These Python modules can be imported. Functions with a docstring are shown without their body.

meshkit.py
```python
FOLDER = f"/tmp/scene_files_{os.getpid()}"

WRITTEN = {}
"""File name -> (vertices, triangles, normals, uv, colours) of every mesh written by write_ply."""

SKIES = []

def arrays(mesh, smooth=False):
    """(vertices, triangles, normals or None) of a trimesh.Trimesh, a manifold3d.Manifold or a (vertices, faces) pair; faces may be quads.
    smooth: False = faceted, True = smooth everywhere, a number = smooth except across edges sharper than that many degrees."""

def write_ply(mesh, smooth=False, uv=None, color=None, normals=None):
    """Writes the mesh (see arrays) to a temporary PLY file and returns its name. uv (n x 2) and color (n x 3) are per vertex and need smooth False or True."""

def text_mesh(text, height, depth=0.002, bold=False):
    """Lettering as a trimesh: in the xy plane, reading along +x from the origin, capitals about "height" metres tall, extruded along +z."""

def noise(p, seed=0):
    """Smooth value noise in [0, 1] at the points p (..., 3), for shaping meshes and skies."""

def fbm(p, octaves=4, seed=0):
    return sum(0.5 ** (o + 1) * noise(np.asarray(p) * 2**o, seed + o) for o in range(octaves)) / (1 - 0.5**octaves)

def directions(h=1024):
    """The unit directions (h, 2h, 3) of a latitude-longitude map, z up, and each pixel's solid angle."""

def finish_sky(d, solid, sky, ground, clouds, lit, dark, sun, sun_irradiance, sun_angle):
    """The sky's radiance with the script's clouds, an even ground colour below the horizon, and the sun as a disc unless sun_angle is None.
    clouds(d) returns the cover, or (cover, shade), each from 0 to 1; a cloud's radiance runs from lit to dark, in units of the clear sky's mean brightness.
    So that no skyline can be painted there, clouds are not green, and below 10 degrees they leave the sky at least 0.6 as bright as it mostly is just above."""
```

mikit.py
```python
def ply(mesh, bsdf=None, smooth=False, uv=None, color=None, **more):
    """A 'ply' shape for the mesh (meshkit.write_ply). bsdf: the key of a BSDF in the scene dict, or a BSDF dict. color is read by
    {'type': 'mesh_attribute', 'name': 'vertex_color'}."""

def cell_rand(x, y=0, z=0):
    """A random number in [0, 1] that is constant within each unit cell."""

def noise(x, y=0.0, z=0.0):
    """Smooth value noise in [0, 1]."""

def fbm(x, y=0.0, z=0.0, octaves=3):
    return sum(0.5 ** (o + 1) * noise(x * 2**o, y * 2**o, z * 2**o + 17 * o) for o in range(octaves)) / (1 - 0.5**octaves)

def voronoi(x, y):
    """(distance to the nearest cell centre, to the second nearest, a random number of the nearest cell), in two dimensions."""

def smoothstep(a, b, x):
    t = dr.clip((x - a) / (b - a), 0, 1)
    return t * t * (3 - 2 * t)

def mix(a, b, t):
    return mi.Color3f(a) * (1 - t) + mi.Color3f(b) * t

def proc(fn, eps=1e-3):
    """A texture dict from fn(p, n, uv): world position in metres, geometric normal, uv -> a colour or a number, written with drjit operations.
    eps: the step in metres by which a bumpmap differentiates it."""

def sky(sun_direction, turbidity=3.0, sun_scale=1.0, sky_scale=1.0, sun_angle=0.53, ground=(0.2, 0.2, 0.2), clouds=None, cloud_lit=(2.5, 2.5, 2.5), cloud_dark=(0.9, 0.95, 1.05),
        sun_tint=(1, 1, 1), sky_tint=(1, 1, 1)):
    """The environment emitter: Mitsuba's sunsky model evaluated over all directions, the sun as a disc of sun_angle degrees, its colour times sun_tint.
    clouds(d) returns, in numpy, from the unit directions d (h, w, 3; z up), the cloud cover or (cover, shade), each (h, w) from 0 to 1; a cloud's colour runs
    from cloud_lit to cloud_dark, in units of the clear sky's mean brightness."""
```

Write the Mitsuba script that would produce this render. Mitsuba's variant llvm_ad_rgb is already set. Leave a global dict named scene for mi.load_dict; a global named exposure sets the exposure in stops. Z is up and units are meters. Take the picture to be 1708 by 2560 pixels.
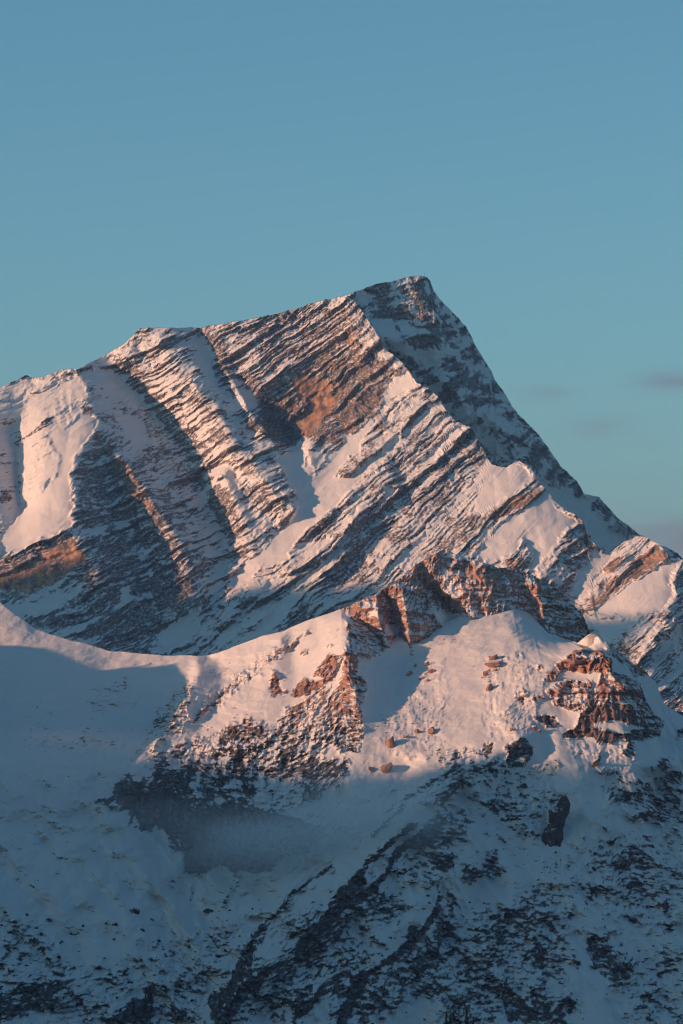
import math, random, numpy as np, mitsuba as mi, mikit
from scipy.interpolate import LinearNDInterpolator, NearestNDInterpolator
from scipy.ndimage import gaussian_filter, map_coordinates
import trimesh

random.seed(7)
T = mi.ScalarTransform4f
scene, labels = {}, {}

# ------------------------------------------------------------------ camera, sky, exposure
F, CX, V0 = 6955.0, 854.0, 1700.0      # telephoto lens: focal length in photograph pixels, horizon at row 1700
scene['camera'] = {'type': 'perspective', 'fov': 14.0, 'fov_axis': 'x', 'near_clip': 1.0, 'far_clip': 60000.0,
                   'principal_point_offset_x': 0.0, 'principal_point_offset_y': -(V0 - 1280.0) / 2560.0,
                   'to_world': T().look_at([0, 0, 0], [0, 1, 0], [0, 0, 1])}
SUN_AZ, SUN_EL = math.radians(66.0), math.radians(11.0)   # measured from behind the camera towards the left
SUN = np.array([-math.sin(SUN_AZ) * math.cos(SUN_EL), -math.cos(SUN_AZ) * math.cos(SUN_EL), math.sin(SUN_EL)])


def sky_clouds(d):
    """(cover, shade): an even haze towards the horizon and a few thin mauve streaks low above the mountains"""
    import meshkit
    el = np.degrees(np.arcsin(np.clip(d[..., 2], 0, 1)))
    az = np.degrees(np.arctan2(d[..., 0], d[..., 1]))
    veil = 0.75 * np.exp(-(el / 5.0) ** 2)
    n = meshkit.fbm(np.stack([az / 1.3 + 3.1, el / 0.3, az * 0 + 2.0], -1), 5, 3)
    streak = 0
    for a0, e0, sa, se, amp in ((4.2, 5.85, 0.6, 0.14, 0.42), (6.9, 6.1, 0.8, 0.18, 0.6), (5.4, 5.15, 0.7, 0.18, 0.45), (7.6, 2.75, 2.4, 0.62, 1.0), (10.5, 5.6, 2.0, 0.3, 0.5), (14.0, 3.6, 4.0, 0.7, 0.7), (-22.0, 4.0, 6.0, 0.6, 0.5), (24.0, 6.0, 6.0, 0.5, 0.6)):
        streak = np.maximum(streak, amp * np.exp(-((az - a0) / sa) ** 2 - ((el - e0) / se) ** 2) * np.clip((0.7 if a0 == 8.0 else 0.25) + 2.4 * (n - 0.28), 0, 1.1))
    streak = np.where(el > 0, np.clip(streak, 0, 1), 0)
    cover = 1 - (1 - veil) * (1 - streak)
    return cover, np.clip(streak / np.maximum(cover, 1e-6), 0, 1)


scene['sky'] = mikit.sky(SUN.tolist(), turbidity=3.0, sun_scale=1.24, sky_scale=1.0, sun_tint=(0.87, 0.785, 1.32), sky_tint=(0.565, 1.0, 1.285), clouds=sky_clouds, cloud_lit=(0.80, 1.24, 1.70), cloud_dark=(0.78, 0.86, 1.22))
exposure = 2.0

# ------------------------------------------------------------------ helpers
_r = np.random.default_rng(11)
_PERM = _r.permutation(4096)
_GA = _r.uniform(0, 2 * np.pi, 4096)
_GX, _GY = np.cos(_GA), np.sin(_GA)


def gn(x, y, seed=0):
    """gradient noise, about -0.7..0.7"""
    xi, yi = np.floor(x).astype(np.int64), np.floor(y).astype(np.int64)
    fx, fy = x - xi, y - yi
    u, v = fx * fx * fx * (fx * (fx * 6 - 15) + 10), fy * fy * fy * (fy * (fy * 6 - 15) + 10)

    def c(a, b):
        h = _PERM[(xi + a + seed * 131 + _PERM[(yi + b + seed * 57) & 4095]) & 4095]
        return _GX[h] * (fx - a) + _GY[h] * (fy - b)
    n0 = c(0, 0) * (1 - u) + c(1, 0) * u
    n1 = c(0, 1) * (1 - u) + c(1, 1) * u
    return (n0 * (1 - v) + n1 * v) * 1.4


def fb(x, y, octaves=4, seed=0, gain=0.5):
    s, a = 0, 1.0
    for o in range(octaves):
        s = s + a * gn(x * 2 ** o, y * 2 ** o, seed + o * 3)
        a *= gain
    return s


def ridged(x, y, octaves=3, seed=0):
    s, a = 0, 1.0
    for o in range(octaves):
        s = s + a * (1 - 2 * np.abs(gn(x * 2 ** o, y * 2 ** o, seed + o * 5)))
        a *= 0.5
    return s / 1.75


def sst(a, b, x):
    t = np.clip((x - a) / (b - a), 0, 1)
    return t * t * (3 - 2 * t)


def world(px, py, D):
    return np.stack([(np.asarray(px) - CX) / F * D, D * np.ones_like(px), (V0 - np.asarray(py)) / F * D], -1)


def dense(line, step=10.0):
    p = np.asarray(line, float)
    out = [p[:1]]
    for a, b in zip(p[:-1], p[1:]):
        n = max(1, int(np.hypot(*(b - a)[:2]) / step))
        out.append(a + (b - a) * (np.arange(1, n + 1) / n)[:, None])
    return np.vstack(out)


class Sheet:
    """A mountain side as a relief y(x, z) over world x and z, from structure lines (px, py, y)."""

    def __init__(self, crest, lines, x0, x1, z_bottom, dx, dz, smooth=2.0, rough=1.6):
        w = [world(*dense(crest).T)] + [world(*dense(l).T) for l in lines]
        pts = np.vstack(w)
        key = np.round(pts[:, [0, 2]] / 2.0)
        pts = pts[np.unique(key, axis=0, return_index=True)[1]]
        self.lin = LinearNDInterpolator(pts[:, [0, 2]], pts[:, 1])
        self.nea = NearestNDInterpolator(pts[:, [0, 2]], pts[:, 1])
        c = w[0][np.argsort(w[0][:, 0])]
        self.nx = int((x1 - x0) / dx)
        self.x = np.linspace(x0, x1, self.nx)
        zc = np.interp(self.x, c[:, 0], c[:, 2])
        self.nz = int((np.max(zc) - z_bottom) / dz)
        t = np.linspace(0, 1, self.nz)[:, None]
        self.X = np.broadcast_to(self.x[None], (self.nz, self.nx)).copy()
        self.Z = z_bottom + t * (zc - z_bottom)[None] + t ** 45 * (rough * fb(self.x / 14.0, self.x * 0 + 3.3, 4, 5))[None]
        self.Y = self.depth(self.X, self.Z)
        self.Y = self.even(self.Y, smooth)
        self.t = np.broadcast_to(t, self.X.shape)

    def even(self, Y, sig, k=1.28):
        """smooths the relief about its mean slope, so that kinks of the crest do not run down the rows"""
        return gaussian_filter(Y - k * self.Z, sig, mode='nearest') + k * self.Z

    def depth(self, X, Z):
        d = self.lin(X, Z)
        bad = np.isnan(d)
        if bad.any():
            d[bad] = self.nea(X[bad], Z[bad])
        return d

    def at(self, px, py):
        """world points of the bare relief seen at photograph pixels"""
        px, py = np.atleast_1d(np.asarray(px, float)), np.atleast_1d(np.asarray(py, float))
        D = np.full(px.shape, float(np.mean(self.Y)))
        for _ in range(40):
            p = world(px, py, D)
            D = 0.5 * D + 0.5 * self.depth(p[:, 0], p[:, 2])
        return world(px, py, D)

    def _coarse(self):
        if not hasattr(self, 'cX'):
            self.cX, self.cZ = self.X[::2, ::2], self.Z[::2, ::2]
            X, Z = self.cX, self.cZ
            self.wx, self.wz = fb(X / 15, Z / 15, 3, 71), fb(X / 15, Z / 15, 3, 77)
            self.ii = np.minimum(np.arange(self.X.shape[0]) / 2.0, X.shape[0] - 1.0)
            self.jj = np.minimum(np.arange(self.X.shape[1]) / 2.0, X.shape[1] - 1.0)

    def _field(self, geom, soft, fn, pad):
        import shapely
        self._coarse()
        x0, z0, x1, z1 = geom.bounds
        X, Z = self.cX, self.cZ
        out = np.zeros(X.shape)
        m = (X > x0 - pad) & (X < x1 + pad) & (Z > z0 - pad) & (Z < z1 + pad)
        if m.any():
            out[m] = fn(shapely.points(X[m] + soft * self.wx[m], Z[m] + soft * self.wz[m]))
        return out

    def up2(self, c):
        I, J = np.meshgrid(self.ii, self.jj, indexing='ij')
        return map_coordinates(c, [I, J], order=1)

    def area(self, pts, soft=3.0):
        """soft indicator (coarse grid) of a polygon given by photograph pixels, laid out in world x, z"""
        import shapely
        P = self.at(*np.array(pts, float).T)[:, [0, 2]]
        poly = shapely.Polygon(P).buffer(0)
        shapely.prepare(poly)
        edge = poly.boundary
        return self._field(poly, soft, lambda q: sst(-soft, soft, np.where(shapely.contains(poly, q), 1, -1) * shapely.distance(edge, q)), 4 * soft)

    def stroke(self, pts, width, soft=2.5):
        """soft indicator (coarse grid) of a band of the given half widths (photograph pixels) along a polyline"""
        P = np.array(pts, float)
        w = self.at(P[:, 0], P[:, 1])
        m = w[:, 1].mean() / F
        import shapely
        line = shapely.LineString(w[:, [0, 2]])
        h = width * m
        return self._field(line, 3.0, lambda q: sst(h + soft, h - soft, shapely.distance(line, q)), h + 14)

    def cover(self, base, marks):
        """the snow level: later marks lie over earlier ones"""
        self._coarse()
        b = base[::2, ::2].copy() if np.ndim(base) else np.full(self.cX.shape, float(base))
        for kind, val, par, pts in marks:
            m = self.area(pts, par) if kind == 'a' else self.stroke(pts, par)
            b = b * (1 - m) + val * m
        return self.up2(b)

    def arc(self):
        """length along the slope from the bottom edge, for noise that is even on the surface"""
        Ys = gaussian_filter(self.Y, 10, mode='nearest')
        d = np.hypot(np.diff(Ys, axis=0), np.diff(self.Z, axis=0))
        d = np.minimum(d, 4 * np.diff(self.Z, axis=0))
        S = np.vstack([np.zeros((1, self.nx)), np.cumsum(d, axis=0)])
        return gaussian_filter(S, [3, 25], mode='nearest')

    def push(self, d, sig=8):
        """moves the surface outwards along its normal by d metres"""
        n = self.normal(sig)
        self.Y -= d * np.minimum(1 / np.maximum(-n[..., 1], 1e-3), 3.5)

    def mesh(self, color, back=14, back_step=9.0, back_slope=1.0):
        """triangles of the relief with a back slope behind the crest; vertex colours"""
        X, Y, Z = [self.X], [self.Y], [self.Z]
        C = [color]
        for k in range(1, back + 1):
            h = back_step * (1.25 ** k - 1) / 0.25
            X.append(self.X[-1:]), Y.append(self.Y[-1:] + h), Z.append(self.Z[-1:] - h * back_slope)
            C.append(color[-1:])
        X, Y, Z, C = np.vstack(X), np.vstack(Y), np.vstack(Z), np.vstack(C)
        n, m = X.shape
        v = np.stack([X, Y, Z], -1).reshape(-1, 3)
        i = np.arange(n * m).reshape(n, m)
        a, b, c, d = i[:-1, :-1].ravel(), i[:-1, 1:].ravel(), i[1:, 1:].ravel(), i[1:, :-1].ravel()
        f = np.vstack([np.stack([a, b, c], 1), np.stack([a, c, d], 1)])
        return trimesh.Trimesh(v, f, process=False), C.reshape(-1, 3)

    def normal(self, sig=0.0):
        """unit normals (facing the viewer side) of the relief, optionally of a smoothed copy"""
        Y, Z = self.Y, self.Z
        if sig:
            Y = self.even(Y, sig)
        dx = self.x[1] - self.x[0]
        Yi = np.gradient(Y, axis=1) / dx
        Zi = np.gradient(Z, axis=1) / dx
        Zj = np.gradient(Z, axis=0)
        fz = np.gradient(Y, axis=0) / Zj
        fx = Yi - fz * Zi
        n = np.stack([fx, -np.ones_like(fx), fz], -1)
        return n / np.linalg.norm(n, axis=-1, keepdims=True)


def beds(q, thick, seed, jitter=0.75):
    """sawtooth profile of rock beds along q: rises slowly over each bed (0..1) and drops back; amplitude random by bed"""
    r = np.random.default_rng(seed)
    q0, q1 = q.min() - 50, q.max() + 50
    n = int((q1 - q0) / thick) + 4
    w = thick * np.exp(jitter * r.normal(size=n))
    edge = q0 + np.cumsum(w) * (q1 - q0 + 4 * thick) / w.sum()
    amp = r.uniform(0.25, 1.0, n)
    k = np.clip(np.searchsorted(edge, q) - 1, 0, n - 2)
    f = np.clip((q - edge[k]) / (edge[k + 1] - edge[k]), 0, 1)
    # cliff on the lower 45 % of the bed, ledge on the upper part
    prof = np.where(f < 0.45, -f / 0.45, -1 + (f - 0.45) / 0.55)
    return prof * amp[k] * (edge[k + 1] - edge[k]) / thick, r.uniform(-1, 1, n)[k]


SNOW = np.array([0.735, 0.70, 0.675])
REG = {'R1': (0, 880, 430), 'R2': (400, 780, 500), 'R3': (860, 660, 500), 'R4': (560, 1130, 500), 'R5': (1000, 1130, 500), 'R6': (0, 1280, 500), 'R7': (1300, 1250, 408),
       'Q1': (220, 1560, 500), 'Q2': (620, 1500, 500), 'Q3': (1208, 1500, 500), 'Q4': (300, 1860, 600), 'Q5': (820, 1860, 600), 'Q6': (1108, 1960, 600), 'Q7': (0, 2060, 500), 'Q8': (500, 2160, 400), 'Q9': (880, 2160, 400)}


def P(reg, *xy):
    """points noted on an enlargement of the photograph, as photograph pixels"""
    x, y, w = REG[reg]
    return [(x + xy[i] * w / 1568.0, y + xy[i + 1] * w / 1568.0) for i in range(0, len(xy), 2)]


def A(val, soft, reg, *xy):
    return ('a', val, soft, P(reg, *xy))


def L(val, width, reg, *xy):
    return ('s', val, width, P(reg, *xy))


def paint(snow, rock):
    return rock * (1 - snow[..., None]) + SNOW * snow[..., None]


def unit(x):
    x = x - x.mean()
    return np.clip(x / x.std(), -2.6, 2.6)


scene['terrain_surface'] = {'type': 'twosided', 'bsdf': {'type': 'diffuse', 'reflectance': {'type': 'mesh_attribute', 'name': 'vertex_color'}}}


def add(key, mesh, color=None, bsdf='terrain_surface', smooth=True):
    scene[key] = mikit.ply(mesh, bsdf, smooth=smooth, color=color)


def setting(key, label=None):
    labels[key] = {'kind': 'structure'}
    if label:
        labels[key]['label'] = label


# ------------------------------------------------------------------ main massif
def MD(py, off=0.0):
    return 5450.0 + (1650.0 - py) * 1.1 + off


def ml(*pts):
    return [(x, y, MD(y, o)) for x, y, o in pts]


M_CREST = ml((-400, 1040, 0), (-100, 985, 0), (0, 969, 0), (38, 953, 0), (68, 938, 0), (82, 945, 0), (114, 940, -10), (158, 923, -20), (199, 926, -35), (240, 901, 45), (267, 885, 60),
             (305, 863, 10), (349, 822, -20), (381, 819, -30), (430, 820, -25), (479, 821, 35), (498, 822, 50), (536, 812, 5), (610, 803, 0), (686, 786, -10), (746, 771, -20), (784, 757, -30),
             (850, 741, -55), (865, 738, -60), (887, 754, -70), (908, 782, -70), (936, 825, -70), (963, 874, -70), (996, 896, -70), (1023, 929, -70), (1042, 959, -70), (1072, 972, -70),
             (1102, 999, -70), (1113, 1024, -70), (1137, 1051, -70), (1181, 1076, -70), (1197, 1103, -70), (1213, 1136, -70), (1230, 1163, -70), (1268, 1168, -80), (1295, 1150, -90),
             (1328, 1171, -90), (1347, 1206, -95), (1366, 1226, -100), (1388, 1255, -100), (1415, 1277, -100), (1431, 1285, -100), (1459, 1307, -100), (1469, 1340, -100), (1488, 1362, -90),
             (1508, 1381, -70), (1524, 1383, -65), (1557, 1356, -90), (1589, 1340, -110), (1608, 1341, -115), (1644, 1359, -120), (1674, 1392, -130), (1708, 1397, -130), (1760, 1420, -100), (2100, 1600, -50))
M_LINES = [
    # left rib and its lower continuation
    ml((199, 926, -35), (218, 967, -60), (234, 1016, -75), (248, 1067, -95), (272, 1103, -95), (297, 1138, -92), (327, 1163, -90), (354, 1206, -88), (381, 1245, -86), (406, 1285, -84), (430, 1318, -75), (452, 1340, -60), (474, 1422, -30), (500, 1520, -20)),
    ml((248, 1067, -95), (218, 1103, -130), (196, 1141, -158), (182, 1179, -175), (180, 1228, -183), (188, 1277, -185), (186, 1334, -180), (218, 1389, -168), (236, 1418, -155), (270, 1500, -90)),
    # pocket between them
    ml((262, 1110, -75), (272, 1160, -35), (285, 1220, -15), (315, 1300, -5), (360, 1400, 10), (380, 1500, 20), (400, 1620, 10)),
    # lit left slope
    ml((100, 1010, -45), (110, 1100, -95), (105, 1200, -135), (100, 1300, -160), (100, 1365, -170)),
    ml((12, 1075, 20), (38, 1130, 30), (42, 1180, 20), (48, 1230, 10), (50, 1275, -20), (20, 1330, -90)),
    ml((-20, 1020, -60), (-5, 1120, -75), (2, 1200, -85), (10, 1250, -95)),
    ml((60, 1030, -20), (50, 1150, -15), (58, 1250, -50)),
    # lower left cliff: brow, foot
    ml((-300, 1430, -140), (0, 1400, -140), (100, 1372, -155), (180, 1345, -165)),
    ml((-300, 1500, -110), (0, 1480, -110), (60, 1480, -115), (120, 1472, -115), (170, 1452, -120), (225, 1425, -130)),
    ml((-300, 1560, -140), (0, 1520, -130), (120, 1510, -120), (200, 1490, -110), (250, 1470, -95)),
    ml((-300, 1700, -180), (0, 1640, -170), (200, 1650, -140), (260, 1580, -90)),
    # bowl line between left rib and lumpy rib
    ml((267, 885, 60), (300, 930, 85), (340, 975, 100), (400, 1050, 115), (450, 1120, 120), (490, 1200, 115), (520, 1270, 105), (560, 1350, 95), (540, 1450, 60), (500, 1620, 30)),
    ml((290, 990, 40), (340, 1090, 40), (390, 1180, 40), (440, 1270, 30), (490, 1350, 20)),
    # lumpy rib
    ml((381, 819, -30), (420, 870, -35), (450, 910, -35), (500, 980, -45), (540, 1030, -50), (580, 1090, -60), (610, 1140, -65), (650, 1190, -70), (700, 1240, -65), (740, 1275, -50)),
    ml((305, 880, 15), (370, 940, 20), (430, 1000, 25), (500, 1060, 25), (540, 1120, 20), (580, 1190, 20), (620, 1260, 0), (650, 1300, 0)),
    ml((560, 1130, -30), (570, 1200, -30), (600, 1290, -20), (615, 1330, -10)),
    # first gully beside the summit wall
    ml((490, 822, 48), (515, 860, 60), (535, 900, 62), (555, 950, 55), (580, 1000, 45), (610, 1050, 35), (640, 1090, 35)),
    ml((450, 850, -20), (475, 880, -20), (500, 920, -25), (520, 970, -30), (560, 1020, -35)),
    # small rib right of the gully
    ml((536, 812, 5), (538, 870, 15), (545, 900, 10), (577, 950, -10), (600, 990, -20), (620, 1025, -25), (640, 1060, -30), (670, 1090, -30), (700, 1120, -30), (730, 1180, -30), (745, 1230, -30)),
    # second gully and the hollow under the wall
    ml((575, 920, 35), (600, 950, 50), (630, 985, 65), (660, 1020, 90), (700, 1060, 115), (725, 1085, 105), (735, 1130, 55), (742, 1180, 25), (748, 1240, 10)),
    ml((620, 935, 0), (650, 990, 10), (690, 985, 50), (720, 1030, 80), (750, 1090, 60), (760, 1110, 30)),
    # wall
    ml((610, 803, 0), (650, 900, 0), (690, 940, 15), (730, 960, 30)),
    ml((746, 771, -20), (770, 850, -5), (790, 920, 25), (795, 990, 45), (775, 1070, 45), (762, 1105, 30)),
    ml((850, 760, -50), (870, 850, -30), (880, 930, -15), (885, 1010, -5), (870, 1090, 0)),
    # snow spur under the wall and ramp
    ml((850, 1015, 25), (800, 1075, 5), (770, 1120, -10), (762, 1170, -20), (765, 1200, -20), (740, 1270, -15)),
    ml((1040, 960, -60), (1000, 985, -35), (960, 1030, -20), (930, 1075, -5), (890, 1100, 5), (850, 1150, 10), (810, 1200, 10), (780, 1260, 5), (750, 1300, 5), (700, 1350, 5), (660, 1400, 5), (620, 1450, 15), (560, 1520, 20), (500, 1640, 20)),
    # slabs: two stepped brows along the strike
    ml((1060, 975, -75), (1000, 1030, -55), (950, 1080, -40), (900, 1130, -30), (860, 1170, -25), (820, 1230, -20), (760, 1300, -15), (735, 1340, -15), (700, 1380, -20)),
    ml((1100, 1000, -70), (1030, 1060, -50), (990, 1100, -45), (950, 1150, -35), (900, 1200, -25), (880, 1260, -40), (850, 1300, -40), (800, 1380, -30), (740, 1450, -20)),
    ml((985, 1200, -65), (970, 1215, -70), (930, 1250, -60), (890, 1270, -60), (880, 1330, -60), (850, 1390, -45), (780, 1460, -30)),
    ml((1000, 1210, -30), (1020, 1260, -25), (960, 1330, -10), (900, 1400, 0), (850, 1470, 0), (780, 1560, 0)),
    ml((1200, 1105, -70), (1130, 1180, -60), (1070, 1240, -55), (1020, 1300, -50), (960, 1370, -45), (920, 1430, -40), (860, 1500, -35), (760, 1640, -30)),
    # snow gutter right of the slabs
    ml((1230, 1165, -70), (1180, 1220, -55), (1120, 1285, -45), (1060, 1350, -40), (1010, 1410, -40), (950, 1480, -35), (880, 1640, -30)),
    # slope under the sub-peak
    ml((1295, 1150, -90), (1290, 1200, -100), (1260, 1240, -105), (1210, 1300, -100), (1160, 1370, -100), (1130, 1420, -100), (1060, 1640, -80)),
    ml((1350, 1225, -98), (1310, 1255, -104), (1260, 1280, -107), (1200, 1330, -104), (1170, 1380, -101)),
    ml((1366, 1226, -100), (1340, 1290, -120), (1305, 1350, -130), (1280, 1400, -125), (1250, 1460, -110), (1200, 1640, -90)),
    ml((1330, 1365, -95), (1330, 1400, -95), (1310, 1440, -90)),
    ml((1430, 1290, -105), (1420, 1330, -125), (1390, 1380, -130), (1360, 1430, -125), (1330, 1480, -110)),
    ml((1469, 1340, -100), (1450, 1390, -85), (1430, 1440, -85), (1400, 1480, -80), (1380, 1640, -60)),
    # snow gully and the right hand peak
    ml((1515, 1385, -68), (1490, 1420, -60), (1460, 1450, -55), (1430, 1490, -45), (1460, 1560, -70), (1480, 1640, -60)),
    ml((1589, 1340, -110), (1570, 1380, -105), (1540, 1430, -100), (1500, 1480, -90), (1470, 1530, -80)),
    ml((1650, 1380, -115), (1600, 1420, -85), (1560, 1450, -85), (1520, 1490, -80), (1480, 1540, -75)),
    ml((1690, 1420, -140), (1640, 1440, -130), (1580, 1480, -125), (1530, 1520, -120), (1490, 1570, -110)),
    ml((1706, 1420, -140), (1685, 1460, -165), (1690, 1485, -165), (1680, 1510, -165), (1670, 1535, -160), (1660, 1560, -150), (1620, 1640, -130)),
    ml((1712, 1470, -80), (1725, 1510, -70), (1710, 1570, -80), (1690, 1640, -80)), ml((1850, 1560, -10), (1850, 1700, -10)),
    ml((1440, 1720, -60), (1560, 1720, -110), (1640, 1740, -100), (1720, 1760, -80), (1900, 1900, -40)),
]
M_LINES.append(ml(*[(x, 1900, -20) for x in range(-400, 2101, 100)]))
M_LINES.append(ml((-420, 1050, 0), (-420, 1900, 0)))
massif = Sheet(M_CREST, M_LINES, -900, 900, -60.0, 1.9, 1.75, 4.0)
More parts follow.
